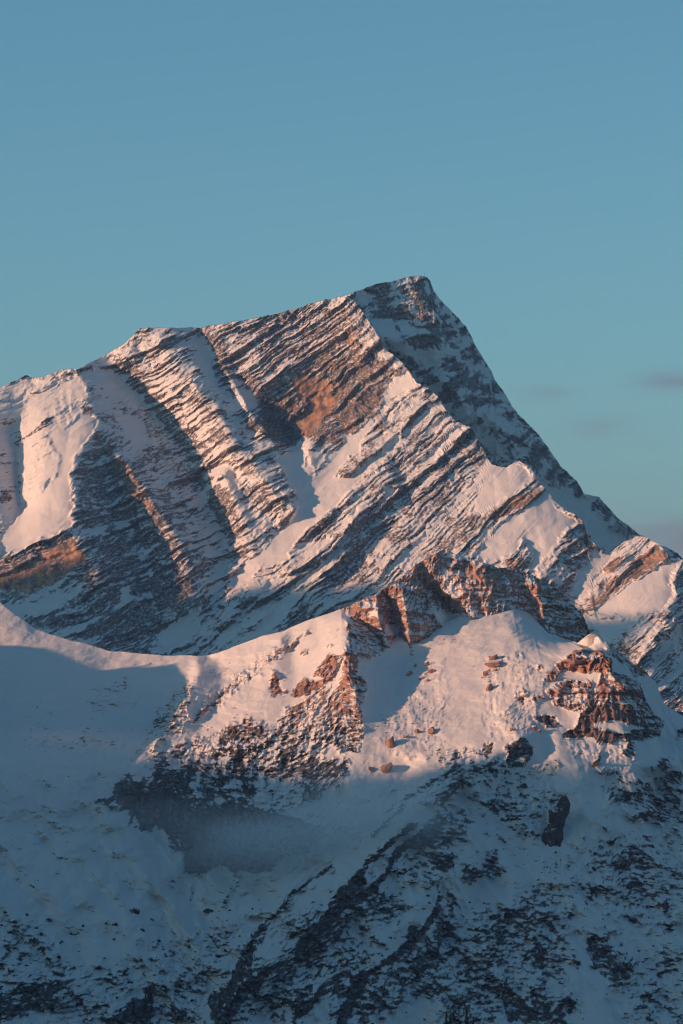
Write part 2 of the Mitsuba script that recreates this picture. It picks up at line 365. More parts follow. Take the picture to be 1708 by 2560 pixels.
M_SNOW = [
    A(1.4, 20, 'R1', -200, 260, 700, 180, 880, 640, 650, 1150, 700, 1568, -200, 1568),          # lit left slope
    A(-0.6, 12, 'R1', 860, 700, 700, 1080, 680, 1568, 1568, 1568, 1568, 1100, 1000, 760),
    A(0.1, 14, 'R1', 720, 180, 900, 80, 1300, 420, 1568, 620, 1568, 1100, 1150, 950, 880, 600),   # bowl
    A(0.2, 14, 'R2', 0, 120, 180, 200, 340, 480, 520, 780, 760, 960, 900, 1300, 1000, 1568, 560, 1400, 330, 1010, 0, 760),   # lumpy rib
    A(-0.35, 16, 'R2', -300, 760, 100, 830, 320, 1010, 560, 1400, 1000, 1568, -300, 1568),
    A(-1.0, 20, 'R6', 550, 250, 700, 200, 900, 100, 1200, 200, 1568, 300, 1568, 760, 1250, 1100, 900, 1150, 600, 1050, 700, 700),
    A(-0.6, 14, 'R6', 0, 620, 300, 640, 700, 500, 800, 600, 700, 950, 300, 900, 100, 850),
    A(-0.65, 14, 'R2', 340, 160, 720, 60, 1200, -60, 1500, 0, 1568, 130, 1568, 560, 1350, 740, 1150, 980, 880, 1010, 780, 900, 700, 660, 560, 470, 440, 300),   # wall
    A(-1.4, 12, 'R2', 1150, 350, 1400, 280, 1568, 300, 1568, 960, 1250, 1060, 1150, 980, 1340, 760, 1000, 900, 930, 700, 900, 600, 1050, 480),
    A(-1.5, 10, 'R3', 0, 560, 150, 620, 200, 700, 400, 840, 270, 1100, 200, 1200, 80, 1360, -60, 1360),
    A(-3.6, 6, 'R2', 1080, 480, 1200, 540, 1310, 540, 1340, 650, 1400, 660, 1340, 760, 1150, 980, 1080, 880, 1200, 740, 1090, 650, 1040, 620),
    A(-2.4, 8, 'R2', 780, 760, 920, 700, 1010, 780, 1140, 960, 1040, 1040, 880, 1010, 780, 900),
    A(-0.15, 14, 'R3', 300, 1200, 640, 960, 780, 1100, 1050, 1330, 1150, 1568, 0, 1568),          # slabs
    A(-0.3, 14, 'R4', 1568, 0, 1568, 620, 1150, 1050, 700, 1568, 300, 1568, 700, 1010, 1000, 620, 1060, 400, 1250, 100),
    A(-0.35, 14, 'R5', -100, 200, 400, -100, 690, 60, 480, 320, 250, 540, -60, 860),
    A(-0.5, 10, 'R5', 560, 480, 650, 500, 560, 800, 440, 780, 200, 800, 420, 560),
    # snow fields
    A(2.3, 6, 'R1', 440, 760, 600, 700, 760, 560, 880, 590, 900, 660, 820, 780, 700, 900, 640, 1000, 650, 1150, 660, 1250, 680, 1420, 600, 1500, 300, 1568, 150, 1568, 250, 1400, 400, 1250, 520, 1120, 560, 950, 480, 850),
    A(1.7, 6, 'R1', 100, 560, 250, 440, 450, 300, 700, 190, 760, 280, 820, 400, 700, 470, 500, 540, 300, 680, 120, 800, 40, 700),
    A(2.2, 6, 'R1', 180, 850, 260, 800, 300, 900, 250, 1100, 240, 1400, 190, 1400, 180, 1100, 160, 1000),
    A(2.2, 6, 'R6', 0, 180, 170, 20, 560, 0, 570, 120, 380, 200, 0, 360),
    A(1.5, 7, 'R1', 1080, 600, 1230, 560, 1330, 720, 1340, 830, 1250, 900, 1180, 830, 1120, 700),
    A(1.3, 7, 'R1', 760, 200, 900, 130, 1000, 160, 1150, 280, 1330, 420, 1200, 500, 1050, 420, 880, 380),
    A(1.9, 4, 'R2', 300, 250, 400, 250, 440, 330, 400, 420, 450, 560, 420, 640, 370, 560, 310, 430),
    A(1.7, 4, 'R2', 490, 760, 610, 620, 650, 670, 680, 740, 600, 780, 530, 820),
    A(1.7, 4, 'R2', 620, 600, 700, 600, 780, 680, 700, 760, 650, 650),
    A(1.6, 4, 'R2', 560, 270, 480, 190, 660, 100, 600, 200),
    A(2.5, 5, 'R2', 900, 1130, 1130, 1060, 1140, 1250, 1130, 1430, 1090, 1500, 1020, 1330, 950, 1200),
    A(1.6, 4, 'R2', 1130, 1080, 1280, 1090, 1290, 1150, 1200, 1300, 1140, 1260),
    A(2.5, 5, 'R2', 1310, 1120, 1450, 1030, 1568, 960, 1568, 1100, 1450, 1130, 1390, 1260, 1330, 1350, 1200, 1500, 1090, 1568, 1140, 1430, 1250, 1250),
    A(1.4, 5, 'R2', 470, 1260, 540, 1120, 620, 1190, 640, 1250, 520, 1340),
    A(1.6, 5, 'R2', 270, 1440, 450, 1290, 480, 1330, 350, 1480, 250, 1520),
    A(1.0, 6, 'R2', 0, 600, 120, 530, 60, 650), A(1.0, 6, 'R2', 300, 900, 460, 800, 480, 860, 300, 960),
    A(2.4, 4, 'R3', 270, 1150, 390, 910, 500, 830, 570, 930, 500, 1000, 380, 1070, 300, 1180),
    A(2.4, 4, 'R3', 0, 1360, 120, 1300, 240, 1180, 250, 1240, 120, 1400, 0, 1568),
    A(1.6, 3, 'R3', 160, 1568, 420, 1320, 450, 1350, 440, 1400, 270, 1568), A(1.5, 3, 'R3', 440, 1320, 640, 1150, 760, 1090, 640, 1200, 470, 1360),
    A(1.7, 3, 'R3', 610, 1340, 810, 1150, 860, 1200, 700, 1330), A(1.5, 3, 'R3', 580, 1568, 880, 1260, 960, 1300, 700, 1568), A(1.4, 3, 'R3', 320, 1220, 600, 980, 640, 1010, 400, 1240),
    A(2.5, 5, 'R4', 640, 0, 640, 280, 590, 400, 520, 560, 400, 660, 310, 800, 300, 920, 500, 830, 560, 710, 650, 610, 730, 540, 870, 430, 1000, 290, 1130, 130, 1230, 0, 1100, 80, 960, 180, 870, 190, 930, 80, 960, 0, 830, 0, 790, 140, 720, 200),
    A(1.5, 4, 'R4', 600, 700, 680, 690, 760, 690, 800, 650, 850, 690, 720, 800, 640, 850, 540, 800), A(1.5, 4, 'R4', 340, 1000, 480, 960, 530, 970, 400, 1080, 310, 1100),
    A(2.4, 4, 'R4', 550, 1060, 760, 880, 870, 760, 1000, 570, 1010, 620, 930, 740, 820, 870, 700, 1000, 560, 1070),
    A(2.4, 5, 'R4', 60, 960, 250, 800, 320, 760, 300, 900, 240, 970, 100, 1060, 40, 1050), A(2.4, 5, 'R4', 200, 1430, 330, 1300, 530, 1100, 680, 1050, 560, 1170, 480, 1290, 330, 1430, 170, 1480),
    A(1.8, 5, 'R4', 130, 1230, 300, 1110, 240, 1190, 150, 1290), A(2.2, 4, 'R4', 1180, 1030, 1350, 900, 1568, 740, 1568, 650, 1440, 760, 1300, 900),
    A(1.8, 3, 'R4', 1110, 500, 1220, 380, 1290, 250, 1370, 290, 1240, 430, 1150, 510), A(1.8, 4, 'R4', 990, 470, 1040, 400, 1060, 450, 1010, 540),
    A(2.0, 6, 'R6', 1260, 930, 1450, 800, 1568, 700, 1568, 880, 1400, 1040, 1250, 1110), A(1.4, 5, 'R6', 930, 600, 1060, 560, 970, 700), A(1.3, 5, 'R6', 1080, 400, 1250, 260, 1120, 290),
    A(1.5, 6, 'R6', 0, 730, 300, 680, 680, 560, 560, 680, 400, 780, 150, 830), A(1.4, 5, 'R6', 450, 960, 780, 820, 640, 920),
    A(2.3, 4, 'R5', 20, 850, 300, 500, 550, 260, 690, 50, 740, 100, 600, 300, 400, 480, 200, 700, 60, 850),
    A(2.0, 5, 'R5', 720, 100, 900, 70, 1000, 130, 1050, 200, 900, 330, 700, 450, 650, 500, 560, 480, 600, 330),
    A(2.2, 5, 'R5', 560, 820, 720, 620, 850, 500, 1000, 430, 1150, 300, 1210, 380, 1200, 430, 1300, 480, 1450, 560, 1300, 620, 1250, 720, 1150, 830, 1040, 960, 1000, 900, 1040, 790, 960, 680, 930, 780, 720, 860),
    A(1.2, 5, 'R5', 1190, 1000, 1270, 860, 1360, 900, 1260, 1060),
    A(-0.2, 5, 'R7', 440, 290, 560, 230, 640, 300, 670, 400, 720, 460, 700, 560, 560, 640, 450, 880, 380, 850, 500, 640, 400, 450),
    A(2.3, 5, 'R7', 450, 900, 560, 680, 720, 460, 800, 510, 890, 520, 800, 670, 700, 800, 620, 1000), A(1.0, 6, 'R7', 900, 520, 1110, 340, 1300, 420, 1420, 540, 1100, 600, 900, 720),
    A(2.3, 5, 'R7', 700, 1070, 900, 900, 1080, 780, 1300, 640, 1450, 570, 1568, 570, 1490, 700, 1460, 800, 1500, 910, 1400, 1040, 1300, 1090, 1000, 1130, 780, 1100),
    A(2.0, 8, 'R7', 650, 1130, 1250, 1110, 1100, 1200, 850, 1400, 700, 1290),
    A(0.0, 8, 'R7', 1200, 1120, 1440, 1060, 1568, 880, 1568, 1150, 1300, 1300, 1000, 1430, 850, 1420, 1000, 1270),
    A(1.6, 8, 'R7', 1320, 1300, 1568, 1150, 1568, 1380, 1260, 1600, 1240, 1420), A(-1.0, 8, 'R7', 1120, 1460, 1300, 1380, 1230, 1580, 1150, 1568),
    A(-0.6, 8, 'Q3', 1270, 750, 1400, 700, 1568, 620, 1568, 900, 1400, 900), A(0.4, 8, 'Q3', 1300, 560, 1568, 480, 1568, 640, 1350, 720),
    # bare rock
    A(-2.2, 4, 'R6', -100, 520, 170, 420, 400, 280, 560, 190, 600, 280, 690, 350, 570, 450, 420, 560, 250, 620, 0, 600), A(-1.2, 4, 'R6', -100, 430, 0, 390, 300, 270, 500, 210, 560, 200, 380, 310, 160, 430, 0, 490),
    A(-0.8, 4, 'R1', 850, 720, 950, 700, 1050, 870, 1200, 1080, 1350, 1270, 1450, 1430, 1350, 1450, 1220, 1330, 1100, 1130, 1000, 980, 860, 900),
    A(-1.8, 3, 'R5', 690, 500, 870, 360, 1130, 290, 1010, 410, 760, 530), A(-1.3, 3, 'R5', 780, 880, 950, 790, 1000, 900, 900, 920), A(-0.6, 3, 'R5', 1300, 620, 1440, 560, 1480, 680, 1330, 800),
    A(-1.8, 3, 'R7', 800, 660, 900, 560, 1000, 540, 900, 700, 830, 690), A(-1.9, 3, 'R7', 1060, 600, 1180, 520, 1300, 430, 1430, 540, 1300, 650, 1100, 770, 1030, 760), A(-1.3, 3, 'R7', 620, 1080, 760, 920, 900, 750, 1030, 700, 1080, 760, 850, 960),
    A(-1.0, 3, 'R7', 700, 860, 780, 760, 700, 830), A(-1.5, 3, 'R1', 740, 490, 820, 490, 860, 560, 760, 550), A(-1.0, 3, 'R1', 120, 820, 230, 780, 480, 590, 480, 640, 330, 720, 150, 850),
    A(-1.2, 5, 'R1', 0, 1240, 110, 1270, 100, 1360, 0, 1380), A(-1.2, 4, 'R4', 580, 700, 700, 570, 860, 500, 800, 640, 640, 690), A(-0.6, 3, 'R4', 870, 190, 950, 80, 1180, 0, 1000, 190),
    A(-1.0, 3, 'R4', 770, 960, 950, 810, 960, 960, 820, 1010),
]
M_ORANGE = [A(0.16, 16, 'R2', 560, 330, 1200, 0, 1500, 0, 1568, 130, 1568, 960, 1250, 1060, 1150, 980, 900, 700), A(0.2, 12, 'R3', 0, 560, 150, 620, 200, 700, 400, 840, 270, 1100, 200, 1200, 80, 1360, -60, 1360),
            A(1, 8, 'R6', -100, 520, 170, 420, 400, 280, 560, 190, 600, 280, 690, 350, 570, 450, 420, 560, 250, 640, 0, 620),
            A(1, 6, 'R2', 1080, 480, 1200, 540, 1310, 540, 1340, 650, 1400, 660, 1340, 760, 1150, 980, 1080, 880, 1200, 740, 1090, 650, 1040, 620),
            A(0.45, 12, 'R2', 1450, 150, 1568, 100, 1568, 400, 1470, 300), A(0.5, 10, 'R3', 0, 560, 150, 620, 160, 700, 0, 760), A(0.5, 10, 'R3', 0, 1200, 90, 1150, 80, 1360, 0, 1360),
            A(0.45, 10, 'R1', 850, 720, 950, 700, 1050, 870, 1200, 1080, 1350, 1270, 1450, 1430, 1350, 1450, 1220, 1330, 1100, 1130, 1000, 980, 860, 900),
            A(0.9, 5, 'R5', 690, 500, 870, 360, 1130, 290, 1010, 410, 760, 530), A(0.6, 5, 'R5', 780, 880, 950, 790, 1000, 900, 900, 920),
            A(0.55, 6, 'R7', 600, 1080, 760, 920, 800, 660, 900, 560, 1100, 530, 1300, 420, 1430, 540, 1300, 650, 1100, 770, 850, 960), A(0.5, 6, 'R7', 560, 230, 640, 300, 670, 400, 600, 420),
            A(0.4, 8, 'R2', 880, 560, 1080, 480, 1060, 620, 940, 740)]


def blocks(x, z, w, h, seed):
    """random height of brick-like rock blocks, 0..1"""
    z = z + 0.35 * h * fb(x / (w * 2.5), z / (h * 3), 2, seed)
    x = x + 0.35 * w * fb(x / (w * 3), z / (h * 2.5), 2, seed + 1)
    row = np.floor(z / h).astype(np.int64)
    sh = _PERM[(row + seed * 17) & 4095] / 4096.0
    ww = w * (0.6 + 0.8 * _PERM[(row + 77 + seed) & 4095] / 4096.0)
    col = np.floor(x / ww + sh * 7).astype(np.int64)
    return _PERM[(col + _PERM[(row + seed * 31) & 4095]) & 4095] / 4096.0


def lay_beds(s, angs, snowlevel, amps, seeds, wob=14.0, calm=0.0):
    """rock beds along the strike direction given as (x, degrees) pairs; deep snow hides them"""
    X, Z = s.X, s.Z
    xs = np.linspace(X.min(), X.max(), 400)
    an = np.radians(np.interp(xs, *zip(*angs)))
    h = np.concatenate([[0], np.cumsum(np.tan(an[:-1]) * np.diff(xs))])
    a = np.radians(np.interp(X, *zip(*angs)))
    q = (Z - np.interp(X, xs, h)) * 0.8 + wob * fb(X / 160, Z / 160, 3, 21)
    st = np.cos(a) * X + np.sin(a) * Z
    q = q + 7.0 * (blocks(st, q, 70, 150, 21) - 0.5) + 3.0 * (blocks(st, q, 28, 60, 23) - 0.5)   # small faults
    fade = lambda sc, k: 0.25 + 0.75 * sst(-0.4, 0.3, gn(st / (sc * 9), q / (sc * 1.6), k))
    d, tone = 0, 0
    for k, (th, am) in enumerate(amps):
        b, r = beds(q + 0.12 * th * fb(st / (th * 2.5), q / (th * 2.5), 2, 5 + k), th, seeds + k)
        d = d + am * b * fade(th, 31 + k + seeds)
        tone = tone + r / len(amps)
    rill = ridged(st / 55 + 0.35 * fb(X / 60, Z / 60, 2, 61), q / 190, 4, 41 + seeds)
    patchy = sst(-0.3, 0.4, fb(X / 110, Z / 110, 2, 45 + seeds))
    d = d - 11 * (rill - 0.5) * (0.3 + 0.7 * patchy) - 5.0 * (blocks(st, q, 16, 9, 3 + seeds) - 0.5) * patchy - 2.4 * (blocks(st, q, 7, 4.5, 5 + seeds) - 0.5) + 1.2 * fb(st / 8, q / 5, 3, 55 + seeds)
    bare = (1 - 0.86 * sst(0.6, 2.2, snowlevel)) * (1 - 0.6 * calm)
    s.Y += d * bare + 5 * fb(X / 90, Z / 90, 3, 51 + seeds) + 0.8 * fb(X / 25, Z / 25, 3, 52 + seeds)
    return q, st, tone


def snow_cover(s, level, q, st, w_noise=0.42, sc=(22.0, 6.0), soft=0.3, dusty=0.6):
    a, b, c = s.normal(0.6)[..., 2], s.normal(4)[..., 2], s.normal(16)[..., 2]
    det = unit(unit(a - b) + 0.9 * unit(b - c))
    nz = unit(fb(st / sc[0], q / sc[1], 5, 91, 0.66)) + 0.6 * unit(fb(s.X / 60, s.Z / 45, 2, 93))
    N = (1 - w_noise) * det * 1.15 + w_noise * nz * 1.25
    full = sst(-soft, soft, N + level)
    # thin snow dust on the rock
    dust = dusty * sst(0.0, 1.6, unit(fb(st / 7, q / 3.5, 4, 191, 0.7)) + 0.6 * unit(a - b) + 0.35 * level)
    return np.maximum(full, dust * sst(-3.0, -1.6, level))


def rock_color(s, base, orange, omask, tone, st, q, streak):
    v = 1 + 0.16 * tone + 0.22 * (blocks(st, q, 12, 6, 9) - 0.5) + 0.2 * unit(fb(st / 22, q / 12, 4, 95)) * 0.6
    w = unit(fb(s.X / 5.0, s.Z / 60.0, 3, 97))
    v = v * (1 + streak * 0.16 * w)
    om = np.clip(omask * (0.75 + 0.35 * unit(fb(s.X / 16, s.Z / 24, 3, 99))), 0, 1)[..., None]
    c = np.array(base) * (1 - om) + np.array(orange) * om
    return np.clip(c * v[..., None], 0.02, 0.8)


lvl = massif.cover(0.2, M_SNOW)
w_ = sst(1.5, 2.2, lvl)
massif.Y = massif.Y * (1 - w_) + massif.even(massif.Y, 8) * w_
q, st, tone = lay_beds(massif, [(-900, 20), (-700, 22), (-400, 30), (-150, 35), (50, 41), (260, 45), (500, 41), (800, 38)], lvl, [(32, 7.5), (14, 7.5), (7.2, 5.6), (4.0, 3.2)], 3, calm=massif.cover(0.0, M_ORANGE[2:4] + [A(0.8, 14, 'R1', 740, 200, 900, 80, 1300, 420, 1500, 620, 1568, 1100, 1568, 1400, 1150, 950, 880, 600), A(0.6, 14, 'R1', 860, 760, 700, 1080, 680, 1568, 1200, 1568, 1000, 1000)]))
snow = snow_cover(massif, lvl + 0.12, q, st)
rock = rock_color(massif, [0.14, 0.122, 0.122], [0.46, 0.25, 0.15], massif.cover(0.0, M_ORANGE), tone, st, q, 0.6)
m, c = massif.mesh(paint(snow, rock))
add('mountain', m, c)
setting('mountain', 'rock massif of tilted beds with snow ledges and pink evening light')

# ------------------------------------------------------------------ shaded back face with the summit
def BD(px, py, off=0.0):
    return 6520.0 + 0.62 * (px - 1039) + 0.55 * (690 - py) + off


bl = lambda *pts: [(x, y, BD(x, y, o)) for x, y, o in pts]
B_CREST = bl((600, 830, 300), (800, 775, 160), (850, 743, 40), (865, 738, 5), (898, 727, 0), (941, 711, 0), (977, 705, 0), (1012, 694, 0), (1039, 690, 0), (1064, 691, 0), (1075, 700, 0), (1083, 722, 0), (1099, 749, 0), (1132, 783, 0),
             (1167, 820, 0), (1179, 842, 0), (1186, 863, 0), (1208, 896, 0), (1230, 929, 0), (1235, 950, 0), (1262, 983, 0), (1282, 1021, 0), (1317, 1057, 0), (1350, 1092, 0), (1377, 1130, 0), (1404, 1168, 0),
             (1442, 1201, 0), (1459, 1234, 0), (1497, 1242, 0), (1527, 1277, 0), (1551, 1305, 0), (1600, 1337, 0), (1650, 1363, 0), (1665, 1366, 0), (1682, 1378, 0), (1704, 1395, 0), (1760, 1430, 0), (1900, 1500, 0))
B_LINES = [bl((600, 1600, 500), (1000, 1600, 300), (1300, 1600, 0), (1600, 1600, 0), (1900, 1600, 0)), bl((800, 800, 180), (830, 850, 180), (860, 950, 200), (860, 1100, 260), (900, 1400, 360), (900, 1600, 400)),
           bl((930, 830, -40), (1000, 850, -55), (1080, 830, -40), (1130, 850, -20)), bl((900, 790, 15), (960, 800, 20), (1000, 800, 0)),
           bl((1060, 930, 40), (1040, 880, 20), (1100, 1000, 30), (1150, 1080, 30)), bl((1060, 740, -30), (1100, 850, -40), (1160, 930, -50), (1220, 1040, -45), (1280, 1100, -40)),
           bl((1100, 950, -45), (1150, 980, -60), (1170, 1040, -50)), bl((1300, 1200, 10), (1380, 1230, 30), (1440, 1300, 30), (1520, 1370, 20))]
backface = Sheet(B_CREST, B_LINES, -140, 900, 200.0, 2.2, 2.0)
B_SNOW = [A(1.6, 6, 'R3', 430, 470, 560, 500, 560, 560, 470, 540), A(1.2, 8, 'R3', 220, 450, 330, 440, 440, 600, 560, 640, 520, 720, 340, 680, 260, 560), A(1.0, 8, 'R3', 120, 250, 200, 280, 180, 340, 130, 320),
          A(1.9, 5, 'R3', 600, 940, 760, 930, 740, 990, 620, 980), A(1.0, 6, 'R3', 1060, 800, 1160, 830, 1160, 1000, 1260, 1100, 1130, 960), A(1.3, 6, 'R3', 1080, 1180, 1280, 1180, 1240, 1280, 1120, 1290),
          A(1.2, 6, 'R3', 860, 1180, 960, 1110, 1060, 1200, 950, 1280), A(1.5, 8, 'R3', 930, 1270, 1040, 1240, 1120, 1350, 1230, 1400, 1110, 1450, 1040, 1330),
          A(-1.0, 6, 'R3', 200, 380, 300, 330, 480, 330, 560, 430, 400, 440, 300, 440), A(-0.8, 8, 'R3', 470, 110, 560, 130, 640, 200, 720, 330, 640, 400, 560, 230),
          A(-1.2, 5, 'R3', 740, 1020, 830, 920, 900, 940, 880, 1050, 800, 1100), A(-0.8, 6, 'R3', 600, 440, 740, 440, 760, 560, 660, 540), A(-0.9, 8, 'R3', 900, 930, 1060, 900, 1160, 1050, 1040, 1130, 930, 1060),
          A(-0.7, 8, 'R3', 800, 700, 900, 820, 870, 880, 780, 820),
          A(2.2, 10, 'R5', 1100, 230, 1210, 250, 1300, 330, 1450, 350, 1568, 380, 1568, 760, 1480, 660, 1400, 520, 1220, 420), A(2.2, 10, 'R7', 330, 0, 640, 60, 800, 190, 1000, 280, 1160, 340, 960, 460, 830, 520, 640, 230),
          A(-0.9, 5, 'R7', 650, 30, 740, 0, 800, 60, 870, 110, 800, 130, 700, 90), A(-0.3, 6, 'R7', 800, 160, 920, 180, 1000, 250, 920, 290), A(-0.9, 5, 'R5', 1320, 190, 1390, 220, 1440, 330, 1370, 330),
          A(-0.4, 8, 'R5', 700, 20, 900, 0, 1180, 0, 1240, 100, 1300, 200, 1200, 230, 1080, 180, 950, 50, 760, 110)]
lvl = backface.cover(0.05, B_SNOW)
q, st, tone = lay_beds(backface, [(-200, 12), (150, 20), (300, 30), (500, 36), (900, 36)], lvl, [(40, 12), (18, 9), (8, 5)], 13, 24.0)
snow = snow_cover(backface, lvl, q, st, 0.5, (40, 24))
rock = rock_color(backface, [0.13, 0.12, 0.115], [0.3, 0.2, 0.15], 0 * q, tone, st, q, 0.4)
m, c = backface.mesh(paint(snow, rock))
add('mountain_001', m, c)
setting('mountain_001', 'shaded summit face falling to the right of the bedded massif')

# ------------------------------------------------------------------ cliff band at the back of the near plateau
T_CREST = [(760, 1560, 4330), (854, 1521, 4287), (898, 1501, 4270), (941, 1484, 4270), (985, 1457, 4285), (1017, 1433, 4300), (1039, 1411, 4330), (1072, 1394, 4345), (1110, 1373, 4360), (1126, 1378, 4360), (1159, 1392, 4362), (1203, 1405, 4365), (1246, 1419, 4370), (1290, 1419, 4375), (1322, 1433, 4385), (1361, 1452, 4395), (1399, 1479, 4410),
           (1426, 1509, 4425), (1453, 1531, 4440), (1466, 1563, 4450), (1475, 1600, 4455), (1500, 1700, 4460), (1560, 1740, 4470), (1800, 1760, 4500)]
T_LINES = [[(850, 1530, 4270), (875, 1545, 4235), (868, 1600, 4190), (862, 1700, 4150)],
           [(898, 1512, 4240), (905, 1545, 4245), (930, 1600, 4240), (950, 1650, 4235)],
           [(941, 1490, 4235), (945, 1540, 4200), (955, 1585, 4190), (965, 1612, 4185), (970, 1680, 4180)],
           [(965, 1490, 4285), (983, 1540, 4272), (996, 1590, 4258), (1004, 1650, 4250)],
           [(985, 1465, 4270), (1006, 1480, 4240), (1014, 1530, 4212), (1020, 1570, 4200), (1024, 1615, 4193), (1028, 1680, 4185)],
           [(1017, 1440, 4300), (1060, 1490, 4285), (1085, 1520, 4270), (1100, 1545, 4262), (1107, 1572, 4258), (1112, 1680, 4250)],
           [(1039, 1420, 4320), (1050, 1450, 4335), (1080, 1480, 4335), (1110, 1510, 4328), (1130, 1540, 4318), (1140, 1580, 4305), (1150, 1680, 4280)],
           [(1072, 1400, 4328), (1085, 1440, 4318), (1110, 1480, 4300), (1160, 1500, 4285), (1170, 1547, 4275), (1180, 1680, 4250)],
           [(1203, 1415, 4335), (1230, 1450, 4320), (1240, 1490, 4305), (1250, 1536, 4292), (1260, 1680, 4270)],
           [(1290, 1425, 4360), (1300, 1460, 4352), (1320, 1500, 4345), (1340, 1540, 4338), (1350, 1600, 4330), (1360, 1690, 4320)],
           [(1322, 1440, 4360), (1340, 1480, 4335), (1355, 1510, 4325), (1360, 1550, 4318), (1380, 1600, 4312), (1390, 1690, 4305)],
           [(1361, 1458, 4385), (1390, 1500, 4378), (1400, 1560, 4370), (1430, 1600, 4365), (1440, 1690, 4360)],
           [(1426, 1515, 4415), (1440, 1560, 4402), (1450, 1600, 4400), (1460, 1690, 4400)],
           [(760, 1750, 4330), (854, 1750, 4200), (1000, 1750, 4180), (1200, 1750, 4250), (1400, 1750, 4300), (1560, 1900, 4450), (1800, 2000, 4480)], [(760, 1570, 4340), (760, 1750, 4330)]]
towers = Sheet(T_CREST, T_LINES, -40, 404, -60.0, 1.15, 1.05, 1.0)
T_SNOW = [A(1.3, 3, 'R5', 340, 1080, 470, 1080, 500, 1110, 430, 1160), A(2.2, 4, 'R5', 270, 1230, 400, 1240, 540, 1310, 340, 1400), A(0.9, 3, 'R5', 330, 880, 430, 1000, 400, 1080, 330, 1000), A(0.8, 3, 'Q2', 900, 20, 1000, 30, 1010, 130, 930, 120),
          A(1.0, 4, 'Q2', 1080, 190, 1180, 200, 1180, 260, 1090, 260), A(0.6, 4, 'R5', 330, 760, 430, 780, 640, 850, 720, 880, 600, 880, 420, 840),
          A(-1.2, 3, 'R5', 550, 930, 740, 920, 780, 980, 600, 1060), A(-1.3, 3, 'R5', 100, 900, 210, 900, 220, 980, 100, 1000), A(-1.0, 4, 'R5', 260, 1180, 420, 1180, 540, 1280, 300, 1240), A(-1.4, 4, 'R5', 1200, 1370, 1440, 1330, 1460, 1420, 1250, 1440),
          A(-1.2, 4, 'Q2', 1050, 60, 1150, 60, 1170, 130, 1060, 190)]
lvl = towers.cover(-0.5, T_SNOW)


def lay_cliffs(s, level, amps, seeds, ang=0.0, rillsc=(11.0, 70.0), rill_amp=3.2):
    X, Z, S = s.X, s.Z, s.arc()
    q = Z + ang * X + 3.0 * fb(X / 60, Z / 60, 3, 21 + seeds)
    d, tone = 0, 0
    for k, (th, am) in enumerate(amps):
        b, r = beds(q + 0.1 * th * fb(X / (th * 2), q / (th * 2), 2, 5 + k), th, seeds + k)
        d = d - am * b * (0.25 + 0.75 * sst(-0.4, 0.3, gn(X / (th * 6), q / (th * 1.5), 31 + k + seeds)))
        tone = tone + r / len(amps)
    d = d + rill_amp * (ridged(X / rillsc[0], S / rillsc[1], 3, 41 + seeds) - 0.5) + 3.0 * (blocks(X, q, 9, 11, 3 + seeds) - 0.5) + 2.0 * (blocks(X, q, 5, 4, 5 + seeds) - 0.5)
    d = d + 8.0 * (ridged(X / 38 + 0.3 * fb(X / 40, S / 40, 2, 8), S / 110, 4, 47 + seeds) - 0.5) + 1.2 * fb(X / 6, S / 6, 3, 49)
    return q, S, d, tone


q, S, d, tone = lay_cliffs(towers, lvl, [(13, 3.2), (6, 2.0)], 63, 0.08)
towers.push(d * (1 - 0.9 * sst(0.8, 2.0, lvl)))
snow = snow_cover(towers, lvl, q, towers.X, 0.25, (9, 16))
rock = rock_color(towers, [0.31, 0.175, 0.13], [0.36, 0.2, 0.13], 0 * q, tone, towers.X, q, 1.0)
m, c = towers.mesh(paint(snow, rock), back=10, back_step=4)
add('cliff', m, c)
setting('cliff', 'banded brown cliff with snow ledges behind the snowy plateau')

# ------------------------------------------------------------------ near ridge
E_CREST = [(-500, 1380, 4700), (-200, 1440, 4560), (0, 1506, 4490), (16, 1520, 4486), (41, 1539, 4480), (60, 1552, 4476), (87, 1571, 4468), (125, 1585, 4458), (180, 1601, 4446), (218, 1610, 4438), (272, 1626, 4428), (327, 1631, 4418),
           (408, 1638, 4402), (463, 1638, 4392), (517, 1639, 4384), (545, 1631, 4374), (599, 1610, 4365), (654, 1590, 4340), (708, 1577, 4325), (763, 1552, 4305), (833, 1528, 4290), (854, 1521, 4285), (880, 1545, 4262), (900, 1560, 4255), (930, 1575, 4260), (963, 1585, 4260), (1045, 1585, 4260), (1105, 1560, 4275), (1150, 1540, 4310), (1224, 1523, 4325), (1279, 1514, 4340), (1317, 1525, 4360), (1371, 1572, 4345), (1415, 1600, 4345), (1440, 1609, 4240), (1460, 1594, 4180), (1472, 1586, 4160), (1484, 1582, 4155), (1502, 1596, 4155), (1529, 1618, 4165), (1557, 1639, 4180), (1584, 1661, 4200), (1617, 1683, 4220), (1640, 1705, 4240), (1660, 1760, 4230), (1708, 1790, 4220), (1900, 1850, 4350), (2300, 1950, 4400)]
